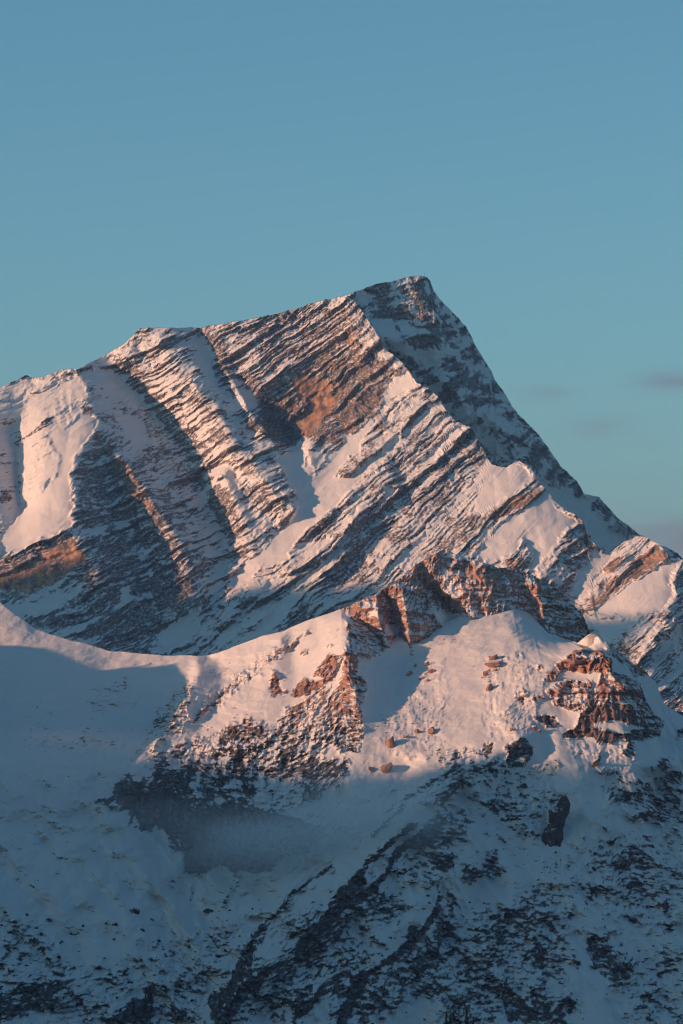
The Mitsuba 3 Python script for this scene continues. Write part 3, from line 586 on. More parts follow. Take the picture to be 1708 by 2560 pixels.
E_LINES = [
    # left bowl
    [(-500, 1560, 4560), (0, 1620, 4400), (60, 1640, 4375), (150, 1690, 4310), (250, 1730, 4270), (350, 1760, 4240), (440, 1740, 4245), (468, 1690, 4290)],
    [(-500, 1800, 4250), (0, 1800, 4130), (120, 1830, 4090), (220, 1850, 4075), (320, 1850, 4090), (400, 1820, 4130), (452, 1745, 4210)],
    [(-500, 2000, 3980), (0, 1960, 3930), (100, 1970, 3920), (200, 1990, 3910), (240, 1983, 3930)],
    [(-500, 2300, 3560), (0, 2200, 3640), (120, 2150, 3690), (250, 2080, 3770), (310, 2040, 3810)],
    [(0, 2400, 3500), (200, 2350, 3560), (350, 2300, 3600), (470, 2230, 3690)],
    [(-500, 2750, 3200), (0, 2700, 3280), (250, 2650, 3330), (400, 2640, 3370)],
    # buttress edge
    [(517, 1645, 4375), (490, 1690, 4210), (479, 1715, 4170), (440, 1780, 4080), (400, 1840, 4020), (350, 1900, 3960), (300, 1940, 3915), (262, 1975, 3875)],
    [(256, 1985, 3870), (290, 2010, 3850), (316, 2030, 3835), (345, 2068, 3815), (370, 2076, 3810), (400, 2072, 3812), (425, 2080, 3808), (450, 2120, 3785), (468, 2150, 3770), (470, 2185, 3755), (495, 2190, 3750), (512, 2190, 3750), (545, 2168, 3760), (588, 2170, 3755), (632, 2178, 3745), (675, 2172, 3745), (720, 2145, 3760), (784, 2102, 3785), (828, 2050, 3810)],
    [(300, 1975, 3872), (340, 2000, 3868), (400, 2010, 3862), (450, 2030, 3848), (500, 2060, 3822), (600, 2080, 3805), (700, 2070, 3800), (780, 2030, 3815), (830, 1990, 3835)],
    [(360, 1910, 3945), (450, 1930, 3925), (550, 1960, 3890), (650, 1970, 3870), (760, 1960, 3860), (840, 1955, 3850)],
    [(545, 1650, 4355), (560, 1720, 4210), (520, 1800, 4100), (450, 1880, 3990)],
    [(700, 1600, 4280), (690, 1680, 4190), (660, 1730, 4130), (640, 1790, 4060), (620, 1840, 4000), (600, 1900, 3940)],
    [(730, 1640, 4250), (740, 1700, 4160), (720, 1760, 4090), (700, 1830, 4000), (690, 1900, 3930)],
    [(650, 1650, 4250), (625, 1710, 4190), (600, 1760, 4110), (590, 1800, 4070)],
    # spine
    [(898, 1505, 4275), (880, 1540, 4215), (870, 1570, 4190), (864, 1620, 4130), (866, 1660, 4095), (880, 1720, 4035), (898, 1780, 3975), (908, 1830, 3930), (890, 1880, 3885), (870, 1920, 3865), (850, 1960, 3845)],
    [(800, 1640, 4185), (800, 1720, 4095), (790, 1800, 4020), (780, 1880, 3940)],
    # couloir right of the spine
    [(930, 1590, 4215), (935, 1650, 4140), (930, 1700, 4075), (932, 1760, 4000), (935, 1810, 3944), (925, 1850, 3912), (905, 1900, 3872), (880, 1950, 3850)],
    # towers: foot
    [(905, 1560, 4225), (963, 1607, 4205), (1045, 1607, 4200), (1080, 1590, 4215), (1105, 1569, 4235), (1120, 1535, 4285), (1150, 1540, 4290), (1170, 1547, 4280), (1224, 1536, 4290), (1279, 1525, 4300), (1317, 1541, 4300), (1371, 1585, 4300), (1415, 1607, 4300), (1440, 1612, 4305)],
    [(941, 1500, 4265), (985, 1475, 4290), (1020, 1480, 4285), (1060, 1500, 4270), (1085, 1520, 4255), (1100, 1550, 4238)],
    [(1030, 1450, 4330), (1060, 1475, 4320), (1100, 1500, 4310), (1130, 1515, 4305)],
    [(1110, 1430, 4350), (1200, 1460, 4350), (1290, 1480, 4350), (1370, 1520, 4355), (1430, 1570, 4360)],
    # plateau
    [(1020, 1650, 4190), (1060, 1630, 4195), (1120, 1610, 4200), (1180, 1590, 4210), (1235, 1560, 4245), (1260, 1545, 4262)],
    [(1110, 1640, 4160), (1180, 1640, 4130), (1260, 1625, 4125), (1330, 1620, 4125), (1400, 1625, 4130)],
    [(1000, 1720, 4085), (1100, 1690, 4090), (1200, 1680, 4070), (1300, 1680, 4040), (1380, 1660, 4040)],
    [(990, 1800, 3968), (1100, 1790, 3970), (1200, 1780, 3965), (1290, 1750, 3965), (1340, 1720, 3985)],
    [(940, 1880, 3893), (1050, 1880, 3882), (1150, 1880, 3860), (1250, 1870, 3840), (1300, 1850, 3845)],
    # dome and its cliffs
    [(1480, 1590, 4085), (1440, 1620, 4070), (1410, 1640, 4058), (1370, 1680, 4020)],
    [(1399, 1661, 4052), (1450, 1630, 4055), (1500, 1635, 4040), (1524, 1645, 4035)],
    [(1399, 1670, 4046), (1440, 1682, 4030), (1470, 1682, 4020), (1527, 1670, 4008)],
    [(1380, 1720, 3995), (1440, 1730, 3982), (1480, 1725, 3980), (1540, 1700, 3985), (1570, 1720, 3985), (1590, 1760, 3978)],
    [(1420, 1790, 3942), (1460, 1770, 3942), (1500, 1760, 3945), (1570, 1780, 3945), (1600, 1810, 3950)],
    [(1330, 1790, 3935), (1360, 1810, 3915), (1400, 1830, 3905), (1442, 1845, 3905), (1508, 1862, 3893), (1560, 1850, 3898), (1617, 1850, 3925)],
    [(1535, 1650, 4065), (1540, 1690, 4030)],
    [(1560, 1660, 4105), (1600, 1720, 4090), (1625, 1780, 4065), (1640, 1840, 4040), (1708, 1860, 4030)],
    [(1400, 1900, 3830), (1500, 1920, 3825), (1600, 1920, 3855), (1708, 1910, 3930)],
    # rib under the plateau and its gullies
    [(1307, 1850, 3850), (1230, 1890, 3810), (1144, 1950, 3750), (1060, 2010, 3690), (980, 2090, 3620), (910, 2170, 3550), (850, 2245, 3490), (775, 2310, 3430), (700, 2375, 3390), (620, 2450, 3340), (545, 2540, 3290), (480, 2640, 3240), (400, 2750, 3180)],
    [(860, 1990, 3850), (880, 2050, 3780), (850, 2110, 3720), (800, 2180, 3650), (740, 2240, 3600), (680, 2300, 3560), (600, 2400, 3490), (520, 2500, 3420), (440, 2620, 3350)],
    [(1010, 1950, 3850), (960, 2030, 3760), (900, 2110, 3680)],
    [(1176, 2015, 3750), (1150, 2100, 3660), (1090, 2200, 3560), (1010, 2310, 3470), (926, 2400, 3390), (840, 2460, 3340), (760, 2530, 3280), (650, 2700, 3180)],
    [(1150, 1990, 3780), (1080, 2080, 3680), (1000, 2180, 3600), (920, 2260, 3530), (820, 2360, 3450), (700, 2470, 3370), (600, 2600, 3290)],
    [(1260, 1960, 3810), (1260, 2080, 3720), (1210, 2200, 3640), (1150, 2300, 3560), (1080, 2400, 3470), (1000, 2500, 3390), (900, 2700, 3250)],
    # right lower slope
    [(1360, 1900, 3850), (1370, 2000, 3780), (1400, 2100, 3730), (1440, 2250, 3600), (1480, 2400, 3470), (1500, 2700, 3230)],
    [(1440, 1960, 3800), (1480, 2050, 3740), (1540, 2180, 3710), (1600, 2330, 3580), (1640, 2450, 3490), (1680, 2700, 3280)],
    [(1520, 1960, 3830), (1580, 2030, 3790), (1640, 2140, 3740), (1708, 2260, 3640), (1800, 2450, 3480), (1900, 2700, 3280)],
    [(1640, 1960, 3950), (1708, 2060, 3870), (1850, 2250, 3720), (2000, 2450, 3560)],
    [(1300, 2250, 3590), (1310, 2400, 3470), (1300, 2700, 3230)],
    [(2300, 2100, 4200), (2300, 2400, 3900), (2300, 2750, 3600)],
]
E_LINES = [[(x, y, D - (x - 560) * 0.14 * (min(1, max(0, (1850 - y) / 170.0)) if x > 820 else 1) if 380 < x < 915 and 1560 < y < 1960 else D) for x, y, D in l] for l in E_LINES]
near = Sheet(E_CREST, E_LINES, -700, 720, -440.0, 1.28, 1.15, 3.2, rough=0.8)
E_SNOW = [
    A(1.5, 12, 'Q1', 880, 260, 1400, 100, 1400, 320, 1100, 540, 880, 700, 820, 600),
    A(1.6, 8, 'Q2', 1100, 780, 1568, 640, 1568, 1280, 1150, 1250, 1010, 1150), A(1.55, 8, 'Q3', 0, 430, 260, 380, 560, 560, 400, 900, 330, 1080, 0, 1150), A(1.5, 6, 'Q3', 230, 880, 420, 820, 480, 960, 330, 1060, 200, 1040),
    A(1.45, 6, 'Q3', 640, 1100, 1060, 1120, 1200, 1350, 900, 1400, 700, 1280), A(1.7, 6, 'Q2', 1290, 500, 1560, 430, 1568, 640, 1330, 660),
    A(1.9, 10, 'Q1', 860, 240, 1568, 60, 1568, 700, 1100, 800, 840, 700),
    # bowl flank rocks and streaks
    A(0.75, 10, 'Q1', 250, 1150, 560, 720, 700, 500, 820, 430, 840, 620, 820, 760, 560, 950), A(1.3, 10, 'Q1', 0, 480, 360, 440, 380, 640, 0, 720), A(1.1, 12, 'Q1', -400, 860, 250, 860, 260, 1020, -400, 1000),
    # the buttress
    A(-0.3, 10, 'Q1', 520, 1000, 700, 950, 860, 900, 1060, 850, 1130, 790, 1260, 800, 1400, 800, 1440, 950, 1370, 1130, 1000, 1160, 500, 1120), A(1.0, 6, 'Q1', 760, 950, 1060, 860, 1040, 1000, 900, 1060, 780, 1080),
    A(-0.95, 8, 'Q1', 100, 1380, 240, 1200, 380, 1170, 520, 1000, 640, 1120, 1000, 1150, 1370, 1130, 1300, 1400, 1200, 1600, 380, 1600, 270, 1440, 230, 1430),
    A(-0.5, 6, 'Q1', 1060, 860, 1150, 800, 1180, 900, 1130, 1000, 1060, 1000), A(0.2, 6, 'Q1', 1210, 850, 1400, 830, 1440, 940, 1380, 1120, 1250, 1100),
    A(0.1, 8, 'Q2', 180, 1180, 240, 920, 560, 740, 800, 600, 730, 760, 600, 900, 700, 1100, 500, 1250, 180, 1300),
    A(-0.25, 6, 'Q2', 0, 920, 140, 980, 200, 1060, 120, 1280, 0, 1420), A(-0.15, 8, 'Q2', 60, 1568, 130, 1330, 300, 1270, 560, 1240, 800, 1250, 720, 1450, 450, 1600),
    A(-2.9, 4, 'Q4', 0, 300, 350, 330, 450, 430, 900, 420, 1000, 480, 1200, 500, 1330, 560, 1250, 680, 1080, 750, 970, 830, 800, 830, 740, 850, 700, 800, 640, 780, 550, 850, 440, 860, 410, 700, 320, 690, 310, 580, 230, 550, 170, 560, 60, 460),
    A(-2.6, 5, 'Q4', 450, 440, 900, 430, 1200, 500, 1000, 600, 450, 620), A(0.3, 3, 'Q4', 310, 590, 410, 590, 410, 690, 320, 690),
    A(1.3, 4, 'Q4', 20, 200, 110, 110, 220, 90, 230, 170, 200, 210), A(1.0, 4, 'Q4', 130, 290, 220, 220, 210, 300, 140, 330),
    A(0.0, 4, 'Q4', 580, 400, 700, 260, 790, 240, 700, 400), A(-0.2, 5, 'Q4', 930, 440, 1000, 330, 1200, 130, 1400, 100, 1330, 300, 1100, 420, 950, 470),
    L(-1.6, 4.5, 'Q1', 830, 770, 900, 690, 1000, 610, 1080, 540, 1140, 470), L(-0.9, 3, 'Q1', 1140, 470, 1220, 400, 1330, 320, 1430, 250), A(0.9, 8, 'Q1', 840, 700, 960, 560, 1300, 300, 1568, 120, 1568, 200, 1280, 420, 980, 680),
    L(-1.6, 4.0, 'Q1', 870, 720, 1000, 610, 1080, 540, 1140, 480), L(-1.2, 2.5, 'Q2', 300, 390, 380, 320, 460, 245),
    A(-1.6, 2.5, 'Q1', 1430, 480, 1450, 360, 1480, 380, 1500, 500, 1560, 540, 1440, 570), A(-0.8, 3, 'Q2', 410, 400, 460, 390, 460, 430, 420, 440), A(-0.9, 3, 'Q2', 620, 360, 660, 350, 650, 380),
    A(-1.6, 2.5, 'Q2', 350, 750, 380, 670, 430, 620, 540, 640, 620, 600, 560, 690, 440, 750), A(-1.2, 2.5, 'Q2', 490, 600, 560, 520, 620, 440, 720, 430, 690, 520, 620, 600, 560, 580),
    L(-1.3, 3.0, 'Q2', 230, 950, 400, 840, 520, 740, 600, 660, 660, 560, 720, 460, 770, 390), L(-1.3, 4.0, 'Q2', 420, 1090, 530, 940, 600, 800, 650, 700, 700, 600, 790, 480), L(-0.9, 3.5, 'Q2', 200, 1060, 330, 950, 430, 830),
    L(-0.9, 2.5, 'Q2', 240, 1270, 330, 1180, 420, 1090), A(2.2, 3, 'Q2', 560, 860, 640, 700, 730, 480, 780, 430, 740, 560, 660, 740, 560, 900, 480, 960),
    A(-1.3, 4, 'Q2', 780, 170, 800, 200, 830, 380, 870, 470, 850, 600, 840, 690, 720, 700, 740, 560, 800, 400, 790, 250), A(-0.5, 4, 'Q2', 850, 600, 900, 600, 950, 690, 900, 750, 910, 900, 900, 970, 920, 1060, 860, 1180, 720, 1200, 640, 1000, 570, 930, 680, 760),
    A(0.4, 5, 'Q2', 800, 100, 940, 60, 1000, 250, 1080, 400, 980, 470, 870, 430, 820, 250), A(-1.0, 3, 'Q2', 590, 1290, 760, 1290, 760, 1330, 600, 1340),
    A(2.5, 4, 'Q2', 920, 480, 1060, 430, 1400, 300, 1530, 260, 1500, 420, 1200, 700, 1060, 760, 980, 960, 960, 1060, 880, 1180, 920, 1060, 900, 900, 960, 700),
    # dome
    A(-2.2, 1.6, 'Q3', 575, 520, 640, 460, 720, 400, 790, 380, 940, 390, 950, 440, 1010, 460, 1010, 540, 930, 570, 870, 550, 800, 575, 720, 560, 650, 545, 600, 555), A(0.9, 1.5, 'Q3', 720, 420, 830, 410, 930, 440, 900, 465, 720, 460),
    A(-1.3, 2, 'Q3', 470, 630, 520, 560, 600, 570, 560, 630), A(-1.0, 2, 'Q3', 425, 510, 460, 520, 440, 550),
    A(-1.0, 2, 'Q3', 830, 800, 890, 680, 930, 580, 1000, 550, 1060, 580, 1130, 590, 1190, 640, 1220, 760, 1190, 800, 1060, 790, 990, 810, 820, 820),
    A(-2.0, 1.6, 'Q3', 820, 820, 1000, 815, 1180, 820, 1200, 900, 1230, 1000, 1130, 970, 1060, 920, 960, 950, 860, 970, 860, 1000, 1040, 1040, 1090, 1050, 1230, 1020, 1300, 1020, 1300, 1090, 1250, 1100, 1080, 1100, 1040, 1090, 1020, 1120, 900, 1120, 870, 1070, 740, 1080, 620, 1080, 640, 1040, 720, 1000, 760, 890),
    A(-0.25, 3, 'Q3', 500, 700, 640, 620, 860, 640, 820, 800, 780, 860, 560, 830), A(-1.2, 1.5, 'Q3', 640, 690, 740, 690, 740, 718, 650, 718), A(-1.3, 1.5, 'Q3', 590, 820, 700, 870, 780, 845, 780, 825, 680, 832), A(-1.3, 1.5, 'Q3', 500, 715, 590, 730, 580, 765, 520, 770),
    A(-1.5, 1.5, 'Q3', 390, 910, 560, 910, 600, 970, 580, 1000, 500, 1000, 420, 930), A(-1.2, 1.5, 'Q3', 620, 640, 670, 630, 640, 690, 600, 680), A(-1.2, 1.5, 'Q3', 380, 770, 470, 730, 480, 770, 400, 800), A(-0.7, 1.5, 'Q3', 255, 740, 300, 700, 350, 730, 310, 820, 270, 790),
    A(-0.7, 2, 'Q3', 1140, 510, 1220, 490, 1290, 580, 1180, 600), A(-0.4, 3, 'Q3', 1200, 600, 1300, 850, 1420, 950, 1380, 1060, 1310, 1090, 1230, 1000, 1200, 850), A(0.2, 3, 'Q3', 950, 300, 1050, 380, 1250, 500, 1120, 500, 960, 400),
    A(-1.2, 2, 'Q3', 150, 1310, 200, 1200, 160, 1160, 230, 1090, 330, 1080, 400, 1150, 390, 1210, 330, 1300, 270, 1340), A(-1.2, 2, 'Q3', 0, 1230, 20, 1140, 80, 1110, 70, 1180, 30, 1240), A(-1.0, 2, 'Q3', 0, 1300, 80, 1240, 130, 1290, 60, 1340),
    A(0.6, 4, 'Q3', 380, 1300, 600, 1250, 600, 1370, 350, 1420, 0, 1450, 0, 1340), A(-0.9, 2, 'Q3', 1080, 1170, 1150, 1100, 1190, 1120, 1190, 1260, 1100, 1210), A(-0.9, 2, 'Q3', 870, 1270, 910, 1200, 930, 1290),
    A(-1.3, 2, 'Q3', 1370, 1300, 1380, 1240, 1500, 1240, 1480, 1300, 1400, 1330), A(-0.9, 3, 'Q3', 1380, 1390, 1470, 1340, 1568, 1340, 1568, 1568, 1450, 1568, 1400, 1430), A(-0.3, 4, 'Q3', 940, 1500, 1060, 1400, 1180, 1400, 1300, 1420, 1350, 1500, 1300, 1600, 1000, 1600),
    A(-0.8, 3, 'Q3', 1510, 1090, 1530, 1010, 1600, 990, 1600, 1090),
    # plateau and lower snow
    A(1.75, 10, 'Q2', 940, 1180, 1120, 1020, 1130, 1100, 960, 1400, 860, 1500, 800, 1480), A(1.5, 8, 'Q2', 1340, 1150, 1380, 1150, 1380, 1450, 1330, 1450),
    # lower ribs
    A(0.8, 14, 'Q5', 800, 50, 1400, 150, 1568, 400, 1300, 650, 1000, 400, 700, 400, 560, 340, 700, 220), A(1.7, 14, 'Q5', 940, 440, 1400, 700, 1568, 1000, 1200, 1000, 880, 700),
    L(-1.0, 4.0, 'Q5', 830, 150, 740, 200, 620, 280, 540, 330, 480, 400), L(-0.5, 5.0, 'Q5', 480, 400, 400, 490, 290, 590), L(-0.8, 5.0, 'Q5', 880, 240, 820, 310, 740, 380), L(-0.6, 4, 'Q5', 430, 370, 400, 440),
    A(-0.7, 6, 'Q5', 800, 400, 880, 410, 940, 490, 920, 600, 850, 660, 720, 700, 650, 650, 560, 680, 450, 690, 540, 600, 640, 520), A(0.0, 8, 'Q5', 600, 680, 840, 670, 820, 850, 700, 900, 480, 900, 420, 820, 520, 720),
    L(-1.5, 6.5, 'Q5', 560, 520, 440, 610, 330, 720, 240, 810), L(-1.2, 10.0, 'Q5', 240, 810, 150, 940, 60, 1040, 0, 1180), L(-1.7, 9.0, 'Q5', 540, 640, 440, 730, 380, 830, 300, 930), L(-1.9, 11.0, 'Q5', 300, 930, 200, 1010, 80, 1070, 20, 1150),
    A(1.8, 3, 'Q5', 380, 740, 400, 780, 300, 900, 240, 960, 280, 860), A(-1.8, 3, 'Q5', 700, 740, 830, 700, 830, 780, 790, 820, 730, 830, 700, 800), A(-0.2, 5, 'Q5', 850, 770, 1000, 800, 1080, 720, 1150, 850, 1000, 880, 900, 900),
    A(0.0, 10, 'Q5', 300, 960, 480, 960, 540, 1040, 350, 1200, 150, 1250, -100, 1350, -100, 1250, 100, 1120), A(0.2, 10, 'Q5', -150, 1290, 200, 1290, 400, 1270, 330, 1380, 100, 1568, -150, 1568),
    L(-1.5, 9.0, 'Q5', 740, 1000, 700, 1120, 620, 1200, 560, 1290, 500, 1330), L(-1.7, 9.0, 'Q5', 560, 1220, 540, 1320, 440, 1390), L(-1.4, 7.0, 'Q5', 440, 1390, 320, 1460, 180, 1568), A(-0.8, 6, 'Q5', 690, 1160, 800, 1080, 850, 1100, 830, 1250, 720, 1310, 680, 1250), A(-0.1, 10, 'Q5', 560, 1330, 830, 1290, 1000, 1400, 1000, 1568, 600, 1568),
    L(-0.8, 7.0, 'Q5', 1010, 1230, 1000, 1330, 1040, 1420, 1030, 1530), A(0.4, 14, 'Q5', 1000, 1100, 1568, 1000, 1568, 1568, 1050, 1568),
    # ribs further down
    A(-0.6, 10, 'Q8', 440, 900, 560, 830, 700, 880, 950, 880, 1080, 780, 1100, 1000, 1000, 1250, 850, 1180, 700, 1100, 560, 1250, 300, 1568, 20, 1568, 250, 1200, 380, 1020), A(0.35, 8, 'Q8', 720, 560, 1200, 380, 1200, 520, 1000, 700, 900, 860, 700, 850, 600, 800),
    L(-1.3, 5.0, 'Q8', 1310, 30, 1090, 160, 900, 280, 820, 400, 690, 540, 620, 640), L(-1.5, 14.0, 'Q8', 620, 640, 540, 780, 440, 950), L(-1.3, 13.0, 'Q8', 440, 950, 380, 1080, 260, 1230, 130, 1350), L(-1.7, 16.0, 'Q8', 1568, 150, 1400, 300, 1320, 420, 1220, 600, 1060, 760, 990, 850),
    A(0.1, 8, 'Q8', 1200, 640, 1568, 420, 1568, 800, 1200, 1000, 1100, 1000), A(-1.3, 8, 'Q8', 1080, 800, 1120, 1000, 1000, 1250, 900, 1450, 980, 1568, 1050, 1480, 1150, 1300, 1050, 1250, 1100, 1050), L(-1.5, 10.0, 'Q8', 930, 1520, 1060, 1400, 1160, 1280, 1280, 1180, 1420, 1100),
    A(0.1, 10, 'Q8', 560, 1250, 850, 1200, 980, 1250, 900, 1568, 400, 1568), A(-0.1, 10, 'Q9', -200, 1100, 100, 1050, 600, 900, 1000, 1000, 1000, 1300, 700, 1350, 0, 1568, -200, 1568), L(-1.6, 15.0, 'Q9', 100, 1120, 40, 1250, -40, 1400, -100, 1568),
    A(-0.1, 12, 'Q9', 1000, 1100, 1350, 1000, 1568, 1200, 1568, 1568, 1000, 1568), A(0.1, 14, 'Q6', 0, 700, 80, 760, 500, 1000, 700, 950, 850, 1100, 600, 1200, 900, 1568, 0, 1568),
    # left foot of the bowl
    A(0.85, 12, 'Q7', 0, 670, 240, 690, 480, 1010, 600, 1200, 300, 1250, 0, 1250), A(1.0, 16, 'Q7', 550, 1050, 1000, 1150, 1400, 900, 1568, 1000, 1568, 1568, 400, 1568, 550, 1300), A(-0.8, 8, 'Q7', -100, 1250, 300, 1240, 500, 1160, 550, 1230, 500, 1350, 300, 1370, 360, 1430, 200, 1480, -100, 1600),
    A(-1.4, 4, 'Q7', -100, 1400, 250, 1390, 360, 1430, 150, 1500, -100, 1580), A(0.1, 10, 'Q7', 400, 1350, 700, 1380, 900, 1400, 700, 1568, 400, 1568), A(-1.5, 4, 'Q7', 830, 1568, 1000, 1400, 1140, 1340, 1150, 1260, 1220, 1270, 1200, 1480, 1140, 1568), A(0.5, 10, 'Q7', 1250, 1200, 1568, 1150, 1568, 1568, 1200, 1568),
    A(1.1, 12, 'Q8', 0, 640, 420, 680, 330, 900, 200, 1150, 0, 1200), L(-0.6, 2, 'Q7', 1340, 1060, 1440, 970, 1500, 900, 1540, 850), L(-0.6, 2, 'Q7', 1505, 480, 1500, 640), L(-0.6, 2, 'Q8', 230, 400, 300, 260, 390, 140),
    # right lower slope
    A(-0.1, 8, 'Q6', 1050, 0, 1568, 0, 1568, 250, 1450, 290, 1400, 220, 1270, 240, 1220, 170, 1100, 80), A(0.95, 20, 'Q6', 850, 330, 1100, 340, 1568, 330, 1568, 640, 1200, 800, 900, 720), A(0.6, 14, 'Q6', 950, 480, 1180, 470, 1150, 730, 950, 740), A(0.5, 14, 'Q6', 1230, 600, 1568, 620, 1568, 760, 1300, 720),
    A(0.8, 16, 'Q6', 1050, 780, 1568, 700, 1568, 1000, 1350, 950, 1100, 920), A(1.0, 14, 'Q6', 650, 480, 850, 440, 860, 640, 650, 620), A(0.9, 14, 'Q6', 400, 680, 850, 680, 860, 850, 560, 850), A(0.3, 12, 'Q6', 560, 950, 760, 930, 760, 1140, 570, 1140),
    A(0.3, 12, 'Q6', 920, 980, 1200, 960, 1230, 1300, 980, 1250), A(0.7, 16, 'Q6', 1250, 1050, 1568, 1050, 1568, 1568, 1200, 1568), A(0.2, 10, 'Q6', 270, 800, 440, 800, 440, 900, 280, 900), A(-0.9, 6, 'Q6', 580, 1050, 680, 1030, 680, 1140, 590, 1140), A(-0.9, 5, 'Q6', 1090, 1180, 1220, 1170, 1220, 1290, 1100, 1290),
    A(-0.7, 10, 'Q6', 450, 1400, 740, 1400, 900, 1450, 760, 1568, 460, 1568), A(2.4, 12, 'Q6', 850, 760, 1000, 860, 1250, 950, 1430, 1100, 1400, 1200, 1150, 1050, 950, 950),
]
lvl = near.cover(2.3, E_SNOW)
lvl = lvl - 0.3 * sst(-130, -190, near.Z) * sst(1.9, 1.3, lvl)
E_ROCK = near.up2(np.maximum.reduce([near.area(P('Q1', 100, 1380, 240, 1200, 520, 1000, 860, 900, 1260, 800, 1440, 950, 1370, 1130, 1300, 1400, 1200, 1600, 380, 1600, 270, 1440), 10),
                                     near.area(P('Q3', 380, 900, 600, 500, 950, 370, 1250, 500, 1420, 950, 1300, 1110, 600, 1110), 6)]))
q, S, d, tone = lay_cliffs(near, lvl, [(16, 1.9), (7, 1.5), (3.5, 1.0)], 73, 0.05)
X = near.X
bare = 1 - 0.96 * sst(0.6, 2.1, lvl)
soft_snow = 2.2 * fb(X / 55, S / 75, 3, 201) + 0.42 * fb(X / 18, S / 14, 3, 203) + 0.3 * fb((X + 0.5 * S) / 9.0, (S - 0.5 * X) / 3.0, 2, 204)
lower = sst(-90, -170, near.Z)
flutes = lower * (15.0 * (ridged((X + 0.45 * S) / 75, S / 300, 3, 207) - 0.5) + 8.0 * fb(X / 50, S / 70, 5, 208))
near.push(d * bare * (0.8 + 0.2 * E_ROCK) + soft_snow + flutes + bare * 1.3 * fb(X / 9, S / 6, 3, 205))
ribs = unit(fb(X / 10 + 0.5 * fb(X / 30, S / 40, 2, 221), S / 55, 4, 223))
ledges = unit(fb(X / 45, q / 4.5, 3, 225))
snow = snow_cover(near, lvl + E_ROCK * sst(1.2, 0.4, lvl) * sst(-2.6, -1.6, lvl) * (0.75 * ribs + 0.45 * ledges), S, X, 0.62 - 0.25 * E_ROCK, (11, 8), 0.3, 0.24)
near.Y -= (1 - snow) * (1 - E_ROCK) * 1.1 * np.clip(fb(X / 5, S / 4, 2, 209) + 0.6, 0, 2)
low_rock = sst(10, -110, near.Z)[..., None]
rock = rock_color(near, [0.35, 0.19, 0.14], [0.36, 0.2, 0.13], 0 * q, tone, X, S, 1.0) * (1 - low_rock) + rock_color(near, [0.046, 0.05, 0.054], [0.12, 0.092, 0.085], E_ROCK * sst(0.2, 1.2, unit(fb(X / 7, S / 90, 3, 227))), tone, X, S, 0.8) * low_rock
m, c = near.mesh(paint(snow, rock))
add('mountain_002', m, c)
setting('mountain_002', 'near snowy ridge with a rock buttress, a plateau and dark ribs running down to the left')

# ------------------------------------------------------------------ ground and the mountains outside the frame that shade the lower slopes
g = trimesh.creation.box([50000, 50000, 2.0])
g.apply_translation([0, 5000, -802])
scene['valley_snow'] = {'type': 'diffuse', 'reflectance': {'type': 'rgb', 'value': [0.12, 0.12, 0.12]}}
add('ground', g, None, 'valley_snow', smooth=False)
setting('ground')


def shade_ridge(key, wall_x, marks, ymin, ymax, base=-800.0, width=1.1, fall=0.25, extra=()):
    """a mountain ridge along x = wall_x, outside the frame, whose crest stands where the edge of its shadow needs it"""
    pts = []
    for (sheet, px, py) in marks:
        p = sheet.at(px, py)[0]
        k = (wall_x - p[0]) / SUN[0]
        pts.append((p + k * SUN)[1:])
    pts = np.array(sorted(list(map(tuple, pts)) + list(extra)))
    y = np.arange(ymin, ymax, 6.0)
    h = np.interp(y, pts[:, 0], pts[:, 1])
    lo, hi = pts[0, 0], pts[-1, 0]
    h -= np.maximum(0, lo - y) * fall + np.maximum(0, y - hi) * fall
    h = np.maximum(h, base + 100)
    us = np.array([-1.0, -0.8, -0.6, -0.45, -0.3, -0.2, -0.1, -0.03, 0, 0.03, 0.1, 0.2, 0.3, 0.45, 0.6, 0.8, 1.0])
    U, Yg = np.meshgrid(us, y)
    H = h[:, None] - base
    Xg = wall_x + U * H * width
    Zg = base + H * (1 - np.abs(U)) + 20 * np.abs(U) * (1 - np.abs(U)) * 4 * fb(Xg / 150, Yg / 150, 4, 301)
    i = np.arange(U.size).reshape(U.shape)
    a, b, c, d = i[:-1, :-1].ravel(), i[:-1, 1:].ravel(), i[1:, 1:].ravel(), i[1:, :-1].ravel()
    f = np.vstack([np.stack([a, b, c], 1), np.stack([a, c, d], 1)])
    mesh = trimesh.Trimesh(np.stack([Xg, Yg, Zg], -1).reshape(-1, 3), f, process=False)
    add(key, mesh, None, 'valley_snow')
    setting(key)


FAR_MARKS = [(near, 130, 1800), (near, 230, 1820)] + [(massif, x, y) for x, y in ((0, 1482), (100, 1482), (200, 1490), (600, 1440), (655, 1470), (760, 1470), (960, 1460), (1200, 1500), (1440, 1540), (1560, 1545), (1680, 1530))] + \
            [(near, x, y) for x, y in ((330, 1900), (450, 1900), (600, 1920), (700, 1930), (800, 1935), (880, 1945), (1000, 1930), (1100, 1915), (1250, 1900), (1400, 1905), (1500, 1920), (1600, 1930), (1700, 1945))]
shade_ridge('mountain_003', -3600.0, FAR_MARKS, 0, 6500, extra=[(2880, 560), (3350, 560)])
NEAR_MARKS = [(near, x, y) for x, y in ((0, 1612), (50, 1614), (130, 1622), (180, 1640), (260, 1676), (330, 1672), (400, 1655), (440, 1655), (468, 1690), (470, 1730), (430, 1797), (380, 1862), (318, 1918))]
shade_ridge('mountain_004', -1000.0, NEAR_MARKS, 3400, 5200, -300.0, 0.45, 0.9)

